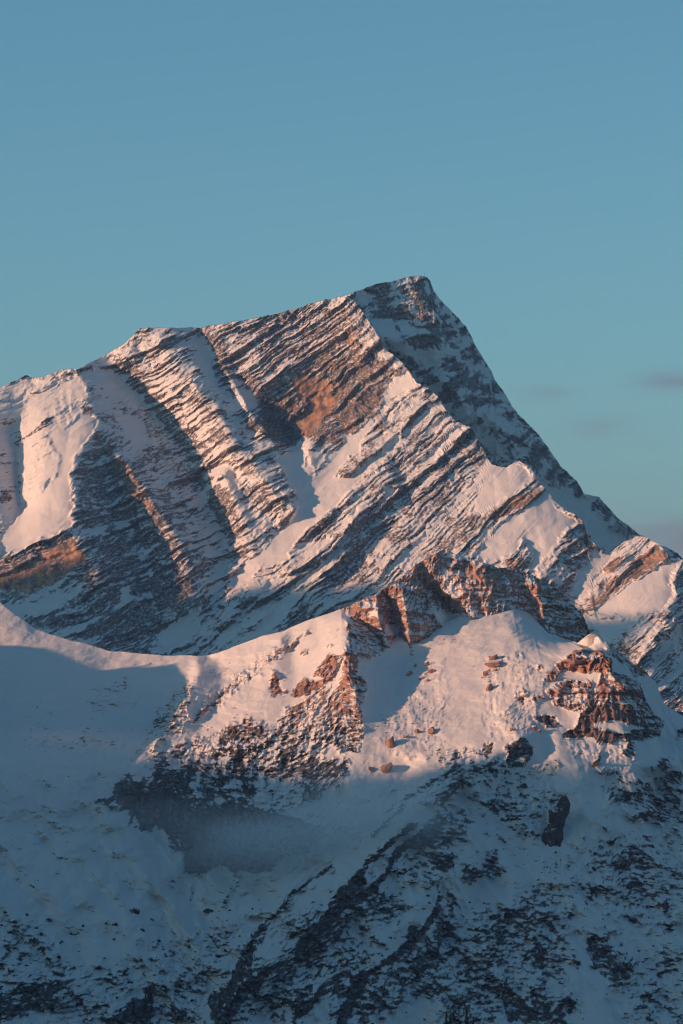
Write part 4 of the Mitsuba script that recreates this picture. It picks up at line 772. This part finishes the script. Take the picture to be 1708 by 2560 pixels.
# the range behind the camera, which hides the lowest sky from the valley
bx = np.linspace(-5500, 7500, 260)
bh = 1400 + 260 * fb(bx / 900, bx * 0 + 0.5, 4, 401)
us = np.linspace(-1, 1, 15)
U, Xb = np.meshgrid(us, bx)
Hb = bh[:, None] + 800
Yb = -2600 + U * Hb * 1.1
Zb = -800 + Hb * (1 - np.abs(U)) + 60 * np.abs(U) * (1 - np.abs(U)) * 4 * fb(Xb / 200, Yb / 200, 4, 402)
i = np.arange(U.size).reshape(U.shape)
f = np.vstack([np.stack([i[:-1, :-1].ravel(), i[1:, :-1].ravel(), i[1:, 1:].ravel()], 1), np.stack([i[:-1, :-1].ravel(), i[1:, 1:].ravel(), i[:-1, 1:].ravel()], 1)])
add('mountain_005', trimesh.Trimesh(np.stack([Xb, Yb, Zb], -1).reshape(-1, 3), f, process=False), None, 'valley_snow')
setting('mountain_005')

# ------------------------------------------------------------------ things on the slopes
from scipy.spatial import cKDTree
_v = np.stack([near.X, near.Y, near.Z], -1).reshape(-1, 3)[::2]
_tree = cKDTree(np.stack([CX + _v[:, 0] / _v[:, 1] * F, V0 - _v[:, 2] / _v[:, 1] * F], -1))


def ground_at(px, py):
    """the point of the finished near ridge seen at a photograph pixel"""
    k = _tree.query([px, py], k=4)[1]
    return _v[k[np.argmin(_v[k, 1])]]


def thing(key, label, category, group=None):
    labels[key] = {'label': label, 'category': category}
    if group:
        labels[key]['group'] = group


_count = {}


def fresh(name):
    n = _count.get(name, -1) + 1
    _count[name] = n
    return name if n == 0 else f'{name}_{n:03d}'


def rock_mesh(seed, rx, ry, rz, sub=3, cap=0.55, tint=(0.33, 0.185, 0.135)):
    """an angular boulder with snow on its flat top; vertex colours"""
    r = np.random.default_rng(seed)
    m = trimesh.creation.icosphere(subdivisions=sub)
    v = m.vertices.copy()
    for _ in range(13):   # cut flat faces
        d = r.normal(size=3)
        d /= np.linalg.norm(d)
        k = r.uniform(0.42, 0.8)
        t = v @ d
        v -= np.maximum(t - k, 0)[:, None] * d
    v += 0.05 * np.stack([fb(v[:, 0] * 3 + seed, v[:, 2] * 3 + v[:, 1] * 2, 2, 501 + j) for j in range(3)], -1)
    v *= [rx, ry, rz]
    m = trimesh.Trimesh(v, m.faces, process=False)
    nz = m.vertex_normals[:, 2]
    snow = sst(cap, cap + 0.25, nz + 0.15 * fb(v[:, 0] / rx * 2, v[:, 1] / ry * 2, 2, 511))
    tone = 1 + 0.3 * fb(v[:, 0] / rx * 2.5, v[:, 2] / rz * 2.5, 2, 513)
    c = np.array(tint)[None] * tone[:, None]
    return m, c * (1 - snow[:, None]) + SNOW * snow[:, None]


BOULDERS = [  # region, x, y, half width, half height on the enlargement, snow level, label
    ('Q2', 1120, 1105, 38, 42, 0.75, 'largest rounded brown boulder standing alone on the lit snow left of the plateau'),
    ('Q2', 1092, 1292, 48, 46, 0.7, 'dark slanted boulder at the lower edge of the lit snow, below the largest boulder'),
    ('Q2', 1445, 1012, 26, 30, 0.9, 'small pointed brown boulder farthest right of the row beside the largest boulder'),
    ('Q2', 1325, 1024, 22, 20, 0.6, 'small brown boulder between the pointed boulder and the snow-topped one'),
    ('Q2', 1232, 1064, 24, 22, 0.35, 'snow-topped low boulder just right of the largest rounded boulder'),
    ('Q2', 1270, 568, 26, 20, 0.6, 'brown boulder at the left end of the boulder cluster by the shadow edge'),
    ('Q2', 1410, 486, 20, 20, 0.3, 'snow-covered boulder at the top of the boulder cluster below the cliff towers'),
    ('Q2', 1312, 507, 17, 15, 0.3, 'snowy boulder above the left end of the boulder cluster'),
    ('Q2', 1448, 545, 30, 20, 0.6, 'brown flat boulder at the right end of the boulder cluster'),
    ('Q2', 1360, 602, 24, 18, 0.35, 'snow-covered boulder at the lower left of the boulder cluster'),
    ('Q2', 1404, 627, 18, 14, 0.6, 'dark boulder lowest in the boulder cluster'),
    ('Q2', 965, 1312, 24, 24, 0.8, 'dark boulder near the foot of the rock spine, left of the slanted boulder'),
    ('Q3', 42, 674, 38, 36, 0.7, 'dark brown boulder in the middle of the lit plateau, below the flat slabs'),
    ('Q3', 78, 440, 40, 24, 0.45, 'flat upper rock slab in the middle of the plateau'),
    ('Q3', 88, 490, 60, 26, 0.45, 'long flat rock slab lying just below another slab on the plateau'),
    ('Q3', 18, 572, 24, 20, 0.5, 'snowy boulder between the long slab and the dark plateau boulder'),
    ('Q3', 94, 540, 22, 10, 0.7, 'small flat red-brown stone below the long rock slab'),
    ('Q3', 394, 997, 22, 20, 0.5, 'small brown boulder in the shaded hollow below the right hand cliffs'),
    ('Q3', 437, 1019, 17, 14, 0.5, 'smallest brown boulder in the shaded hollow, right of its neighbour'),
    ('Q3', 224, 1012, 20, 16, 0.6, 'dark little boulder on the lit snow left of the shaded hollow'),
    ('Q3', 893, 1262, 32, 36, 0.5, 'brown rock sticking out of the snow apron below the red cliffs'),
    ('Q4', 575, 1085, 30, 20, 0.8, 'grey boulder half buried in the shaded snow apron below the misty cliff'),
]
for k, (reg, x, y, hw, hh, cap, lab) in enumerate(BOULDERS):
    (px, py), = P(reg, x, y)
    sc = REG[reg][2] / 1568.0
    p = ground_at(px, py + hh * sc * 0.9)
    m_px = p[1] / F
    rx, rz = hw * sc * m_px * 1.3, hh * sc * m_px * 1.45
    mesh, col = rock_mesh(600 + k, rx, max(rx, rz) * 0.9, rz, 3, cap, (0.33, 0.185, 0.135) if reg != 'Q4' else (0.07, 0.07, 0.075))
    mesh.apply_translation(p + [0, 0.35 * rx, 0.42 * rz])
    key = fresh('boulder')
    add(key, mesh, col, smooth=False)
    thing(key, lab, 'boulder')

# dark rock pinnacle on the lower right slope
import manifold3d
import shapely
base = ground_at(*P('Q6', 735, 335)[0]).copy()
base[1] = min(ground_at(*q)[1] for q in P('Q6', 645, 335, 680, 330, 710, 325, 735, 330, 765, 320, 660, 300, 690, 230, 800, 150))
sc = REG['Q6'][2] / 1568.0 * base[1] / F
OUT = np.array([(610, 460), (640, 345), (655, 300), (690, 255), (686, 172), (712, 160), (738, 142), (763, 96), (792, 66), (812, 98), (828, 135), (820, 185), (797, 230), (792, 262), (775, 300), (785, 460)], float)
OUT = np.stack([(OUT[:, 0] - 735) * sc, (345 - OUT[:, 1]) * sc], -1)
crag = manifold3d.Manifold.extrude(manifold3d.CrossSection([OUT if shapely.Polygon(OUT).exterior.is_ccw else OUT[::-1]]), 60.0).refine_to_length(1.8)
cm = crag.to_mesh()
v = np.array(cm.vert_properties[:, :3], float)
import shapely
edge_d = shapely.distance(shapely.Polygon(OUT).boundary, shapely.points(v[:, :2]))
lay = 9.0 * np.sqrt(np.clip(edge_d / 14.0, 0, 1)) * (0.8 + 0.5 * blocks(v[:, 0] + 50, v[:, 1] + 300, 5, 7, 3)) + 1.5
v = np.stack([v[:, 0], np.where(v[:, 2] > 30, 1.2, -1.0) * lay + 0.2 * v[:, 1], v[:, 1]], -1)
v += 0.7 * np.stack([fb(v[:, 0] / 4 + j * 9, v[:, 2] / 5 + v[:, 1] / 6, 3, 521 + j) for j in range(3)], -1)
pm = trimesh.Trimesh(v, np.array(cm.tri_verts)[:, ::-1], process=False)
snow = sst(0.6, 0.8, pm.vertex_normals[:, 2] + 0.25 * fb(v[:, 0] / 4, v[:, 2] / 3, 3, 531))[:, None]
col = np.array([0.055, 0.05, 0.052]) * (1 + 0.3 * fb(v[:, 0] / 5, v[:, 2] / 9, 3, 533))[:, None] * (1 - snow) + SNOW * snow
pm.apply_translation(base + [0, -3.0, -1.0])
add('rock_pinnacle', pm, col)
thing('rock_pinnacle', 'dark jagged rock pinnacle rising from the shaded snow on the lower right slope', 'rock pinnacle')

# dwarf pines: dark bushes on the lower slopes
scene['pine_needles'] = {'type': 'twosided', 'bsdf': {'type': 'diffuse', 'reflectance': {'type': 'rgb', 'value': [0.022, 0.03, 0.028]}}}
scene['bark'] = {'type': 'diffuse', 'reflectance': {'type': 'rgb', 'value': [0.07, 0.06, 0.055]}}


def bush_mesh(seed, n=150):
    r = np.random.default_rng(seed)
    v, f = [], []
    lobes = [(r.uniform(-0.7, 0.7), r.uniform(-0.5, 0.5), r.uniform(0.35, 0.75)) for _ in range(6)]
    for _ in range(n):
        lx, ly, lh = lobes[r.integers(6)]
        c = np.array([lx, ly, 0]) + r.normal(size=3) * [0.22, 0.2, 0] + [0, 0, r.uniform(0, lh)]
        d = np.array([r.normal() * 0.5, r.normal() * 0.5, 1.0])
        d /= np.linalg.norm(d)
        w = np.cross(d, r.normal(size=3))
        w /= np.linalg.norm(w)
        L_, W_ = r.uniform(0.25, 0.5), r.uniform(0.06, 0.13)
        i = len(v)
        v += [c - w * W_, c + w * W_, c + d * L_]
        f.append([i, i + 1, i + 2])
    return trimesh.Trimesh(np.array(v), np.array(f), process=False)


BUSHES = [mikit.ply(bush_mesh(800 + k), 'pine_needles') for k in range(4)]
HAND = [('Q7', 1050, 682, 42, 'broad dark bush alone in the middle of the smooth lower left snow'), ('Q7', 1125, 826, 26, 'spiky dark bush below and right of the broad bush'), ('Q7', 1245, 912, 24, 'narrow dark bush left of the steep gully'),
        ('Q7', 890, 902, 20, 'small dark bush below the ring of stones on the lower left snow'), ('Q7', 385, 746, 26, 'dark bush above the left hand scatter, nearest the smooth snow'), ('Q7', 1195, 746, 20, 'little dark bush right of the broad bush'),
        ('Q7', 265, 908, 42, 'large dark bush in the upper part of the left hand scatter'), ('Q7', 75, 850, 30, 'dark bush near the left edge of the picture'), ('Q8', 250, 668, 32, 'dark bush on the pale snow left of the long rock rib'), ('Q8', 1285, 265, 22, 'dark bush between the two long rock ribs')]
spots = [(P(reg, x, y)[0], hw * REG[reg][2] / 1568.0, lab) for reg, x, y, hw, lab in HAND]
for reg, x, y, hw in [('Q7', 330, 968, 30), ('Q7', 400, 985, 18), ('Q7', 465, 1040, 28), ('Q7', 325, 855, 24), ('Q7', 275, 815, 22), ('Q7', 120, 770, 22), ('Q7', 220, 705, 20), ('Q7', 8, 785, 18), ('Q7', 900, 780, 24), ('Q7', 830, 775, 14), ('Q7', 655, 790, 18), ('Q7', 930, 1145, 16), ('Q7', 1000, 1128, 16),
                      ('Q7', 1025, 1235, 24), ('Q7', 990, 1192, 14), ('Q7', 1190, 1055, 22), ('Q7', 1240, 1058, 14), ('Q7', 1115, 1060, 18), ('Q7', 1290, 975, 14), ('Q7', 1480, 965, 24), ('Q7', 1450, 1160, 22), ('Q7', 1420, 1225, 22), ('Q7', 1285, 1270, 30), ('Q7', 1380, 1305, 16), ('Q7', 1430, 1355, 30),
                      ('Q7', 1500, 1390, 24), ('Q7', 1350, 1465, 20), ('Q7', 115, 1185, 16), ('Q7', 150, 1060, 24), ('Q7', 590, 1360, 16), ('Q7', 925, 1370, 14), ('Q8', 180, 900, 42), ('Q8', 250, 840, 24), ('Q8', 380, 795, 20), ('Q8', 400, 705, 18), ('Q8', 265, 545, 14), ('Q8', 355, 590, 12), ('Q8', 155, 1050, 24),
                      ('Q8', 525, 435, 14), ('Q8', 575, 345, 14), ('Q8', 295, 445, 20), ('Q8', 190, 455, 14), ('Q8', 1100, 375, 20), ('Q8', 1190, 395, 20), ('Q8', 910, 675, 30), ('Q8', 1305, 330, 14), ('Q9', 385, 735, 20), ('Q9', 770, 390, 22), ('Q9', 750, 310, 24), ('Q9', 840, 205, 30), ('Q9', 1165, 205, 26),
                      ('Q9', 1310, 640, 24), ('Q9', 1160, 370, 18), ('Q9', 1480, 545, 30), ('Q9', 460, 1370, 34), ('Q9', 1030, 1365, 24), ('Q6', 1085, 385, 34), ('Q6', 1170, 525, 28), ('Q6', 995, 555, 26), ('Q6', 985, 700, 28), ('Q6', 890, 650, 18), ('Q6', 1235, 890, 40), ('Q6', 1360, 410, 26), ('Q6', 995, 455, 24)]:
    spots.append((P(reg, x, y)[0], hw * REG[reg][2] / 1568.0, None))
r = np.random.default_rng(77)
AREAS = [(0, 500, 2330, 2560, 46), (380, 640, 2330, 2560, 34), (620, 900, 2420, 2560, 16), (900, 1280, 2330, 2560, 30), (1150, 1708, 2230, 2560, 50), (1320, 1708, 2080, 2260, 24)]
for x0, x1, y0, y1, n_ in AREAS:
    for _ in range(n_):
        spots.append(((r.uniform(x0, x1), r.uniform(y0, y1)), r.uniform(2.0, 5.0), None))
for k, ((px, py), hw, lab) in enumerate(spots):
    p = ground_at(px, py)
    w = hw * p[1] / F
    key = fresh('dwarf_pine')
    scene[key] = {**BUSHES[k % 4], 'to_world': T().translate([float(p[0]), float(p[1]) - 0.3, float(p[2]) - 0.4 * w]).rotate([0, 0, 1], float(r.uniform(0, 360))).scale([float(w) * 1.05, float(w) * 0.9, float(w) * 1.25])}
    where = ('at the foot of the bottom rock ribs' if 500 <= px < 900 else 'around the bottom larch and spruces' if 900 <= px < 1280 and py > 2400 else 'above the lower left corner' if px < 500 and py < 2380 else
             'in the lower left corner' if px < 500 else 'on the slope below the pinnacle' if py < 2280 else 'in the lower right corner')
    thing(key, lab or f'dark dwarf pine bush among others {where}', 'bush', None if lab else f'dwarf pines {where}')


def conifer(seed, H, n=420):
    """(trunk, crown) of a spruce of height H"""
    r = np.random.default_rng(seed)
    trunk = trimesh.creation.cone(radius=H * 0.016, height=H * 0.98, sections=8)
    v, f = [], []
    for _ in range(n):
        t = r.uniform(0.06, 1.0) ** 0.85
        a = r.uniform(0, 2 * np.pi)
        R = H * 0.17 * (1 - t) ** 0.8 * r.uniform(0.45, 1.15) + 0.02 * H
        z = t * H
        b = np.array([math.cos(a), math.sin(a), 0])
        tip = b * R + [0, 0, z - 0.25 * R]
        root = b * R * 0.1 + [0, 0, z]
        side = np.cross(b, [0, 0, 1]) * H * 0.022 * r.uniform(0.6, 1.4)
        droop = np.array([0, 0, -H * 0.02])
        i = len(v)
        v += [root, tip, (root + tip) / 2 + side + droop, (root + tip) / 2 - side + droop]
        f += [[i, i + 2, i + 1], [i, i + 1, i + 3]]
    return trunk, trimesh.Trimesh(np.array(v), np.array(f), process=False)


def bare_tree(seed, H, twigs):
    """(trunk, branches) of a leafless tree"""
    r = np.random.default_rng(seed)
    trunk = trimesh.creation.cone(radius=H * 0.022, height=H, sections=7)
    out = []
    for _ in range(twigs):
        t = r.uniform(0.3, 0.95)
        a = r.uniform(0, 2 * np.pi)
        L_ = H * 0.28 * (1.05 - t) * r.uniform(0.6, 1.2)
        c = trimesh.creation.cone(radius=H * 0.007, height=L_, sections=4)
        d = np.array([math.cos(a), math.sin(a), r.uniform(0.2, 0.8)])
        c.apply_transform(trimesh.geometry.align_vectors([0, 0, 1], d / np.linalg.norm(d)))
        c.apply_translation([0, 0, t * H])
        out.append(c)
    return trunk, trimesh.util.concatenate(out)


TREES = [('conifer', 'Q9', 1120, 1568, 1385, 'dark spruce with a full crown right of the bare larch at the bottom edge'), ('conifer', 'Q9', 965, 1568, 1440, 'dark spruce standing just right of the bare larch at the bottom edge'),
         ('conifer', 'Q9', 1180, 1590, 1470, 'shorter dark spruce right of the full spruce at the bottom edge'), ('conifer', 'Q6', 20, 1590, 1480, 'dark spruce left of the bare larch at the bottom edge'),
         ('conifer', 'Q7', 1180, 1400, 1255, 'tall dark spruce at the top of the dark thicket at the lower left'), ('conifer', 'Q7', 1150, 1470, 1330, 'dark spruce in the middle of the dark thicket at the lower left'), ('conifer', 'Q7', 1050, 1500, 1370, 'dark spruce on the left side of the dark thicket at the lower left'),
         ('larch', 'Q9', 925, 1530, 1370, 'bare grey larch among the dark spruces at the bottom edge'), ('dead_tree', 'Q7', 882, 1390, 1322, 'thin dead tree trunk on a rocky step at the lower left'), ('dead_tree', 'Q7', 1287, 1262, 1185, 'thin dead tree trunk right of the dark thicket')]
for k, (kind, reg, x, y, ytop, lab) in enumerate(TREES):
    (px, py), (_, pt) = P(reg, x, y, x, ytop)
    p = ground_at(px, min(py, 2600))
    H = (py - pt) * p[1] / F
    if kind == 'conifer':
        tr, cr = conifer(900 + k, H)
    else:
        tr, cr = bare_tree(900 + k, H, 46 if kind == 'larch' else 5)
    key = fresh(kind)
    for part, mesh, mat in (('trunk', tr, 'bark'), ('crown' if kind != 'dead_tree' else 'branch', cr, 'pine_needles' if kind == 'conifer' else 'bark')):
        mesh.apply_translation(p - [0, 0, 0.6])
        add(f'{key}__{part}', mesh, None, mat, smooth=False)
    thing(key, lab, 'tree')

# the cross on the summit
top = world(1062.0, 690.5, BD(1062, 690.5) + 4)
scene['cross_metal'] = {'type': 'principled', 'base_color': {'type': 'rgb', 'value': [0.22, 0.2, 0.2]}, 'roughness': 0.5}
post = trimesh.creation.box([0.55, 0.45, 10.0])
post.apply_translation(top + [0, 0, 3.6])
bar = trimesh.creation.box([3.2, 0.4, 0.5])
bar.apply_translation(top + [0, -0.03, 6.4])
add('summit_cross__post', post, None, 'cross_metal', smooth=False)
add('summit_cross__crossbar', bar, None, 'cross_metal', smooth=False)
thing('summit_cross', 'thin metal cross standing on the very top of the summit against the sky', 'summit cross')

# ------------------------------------------------------------------ the air
scene['air'] = {'type': 'homogeneous', 'albedo': {'type': 'rgb', 'value': [0.95, 0.95, 0.95]}, 'sigma_t': {'type': 'rgb', 'value': [6.5e-6, 1.2e-5, 2.1e-5]}}
scene['camera']['medium'] = {'type': 'ref', 'id': 'air'}
scene['haze'] = {'type': 'cube', 'to_world': T().translate([0, 5000, 110]).scale([26000, 26000, 920]), 'bsdf': {'type': 'null'}, 'interior': {'type': 'ref', 'id': 'air'}}
labels['haze'] = {'kind': 'stuff', 'label': 'thin cold evening haze in front of the mountains'}

# ------------------------------------------------------------------ a bank of mist before the cliff foot
MB0, MB1 = np.array([-560.0, 3480.0, -330.0]), np.array([190.0, 3990.0, -60.0])
gx, gy, gz = [np.linspace(MB0[i], MB1[i], n_) for i, n_ in enumerate((130, 52, 64))]
GZ, GY, GX = np.meshgrid(gz, gy, gx, indexing='ij')
dens = np.zeros(GX.shape)
for px, py, D, rx, ry, rz, st_ in [(620, 2100, 3705, 75, 32, 26, 0.6), (740, 2105, 3705, 90, 40, 34, 0.95), (870, 2060, 3725, 70, 40, 48, 1.0), (960, 2070, 3640, 60, 32, 40, 0.8), (1050, 2070, 3640, 50, 30, 35, 0.5), (560, 2070, 3710, 60, 25, 20, 0.5), (150, 1925, 3880, 130, 45, 45, 0.22), (-20, 1960, 3850, 120, 45, 60, 0.3), (380, 2040, 3770, 110, 35, 28, 0.25), (700, 2190, 3680, 120, 30, 30, 0.35), (500, 2150, 3715, 90, 30, 26, 0.3)]:
    c_ = world(px, py, D)
    dens += st_ * np.exp(-((GX - c_[0]) / rx) ** 2 - ((GY - c_[1]) / ry) ** 2 - ((GZ - c_[2]) / rz) ** 2)
dens *= np.clip(0.9 + 0.35 * fb(GX / 110 + GY / 90, GZ / 50 + GY / 70, 3, 601), 0.1, 2)
edge = np.minimum.reduce([GX - MB0[0], MB1[0] - GX, GY - MB0[1], MB1[1] - GY, GZ - MB0[2], MB1[2] - GZ])
dens *= sst(0, 25, edge)
scene['mist_air'] = {'type': 'heterogeneous', 'albedo': {'type': 'rgb', 'value': [0.95, 0.95, 0.95]}, 'scale': 0.02,
                     'sigma_t': {'type': 'gridvolume', 'grid': mi.VolumeGrid(dens[..., None].astype(np.float32)), 'to_world': T().translate(MB0.tolist()).scale((MB1 - MB0).tolist())}}
scene['mist'] = {'type': 'cube', 'to_world': T().translate(((MB0 + MB1) / 2).tolist()).scale(((MB1 - MB0) / 2).tolist()), 'bsdf': {'type': 'null'}, 'interior': {'type': 'ref', 'id': 'mist_air'}, 'exterior': {'type': 'ref', 'id': 'air'}}
labels['mist'] = {'kind': 'stuff', 'label': 'grey bank of mist drifting before the foot of the dark cliff'}
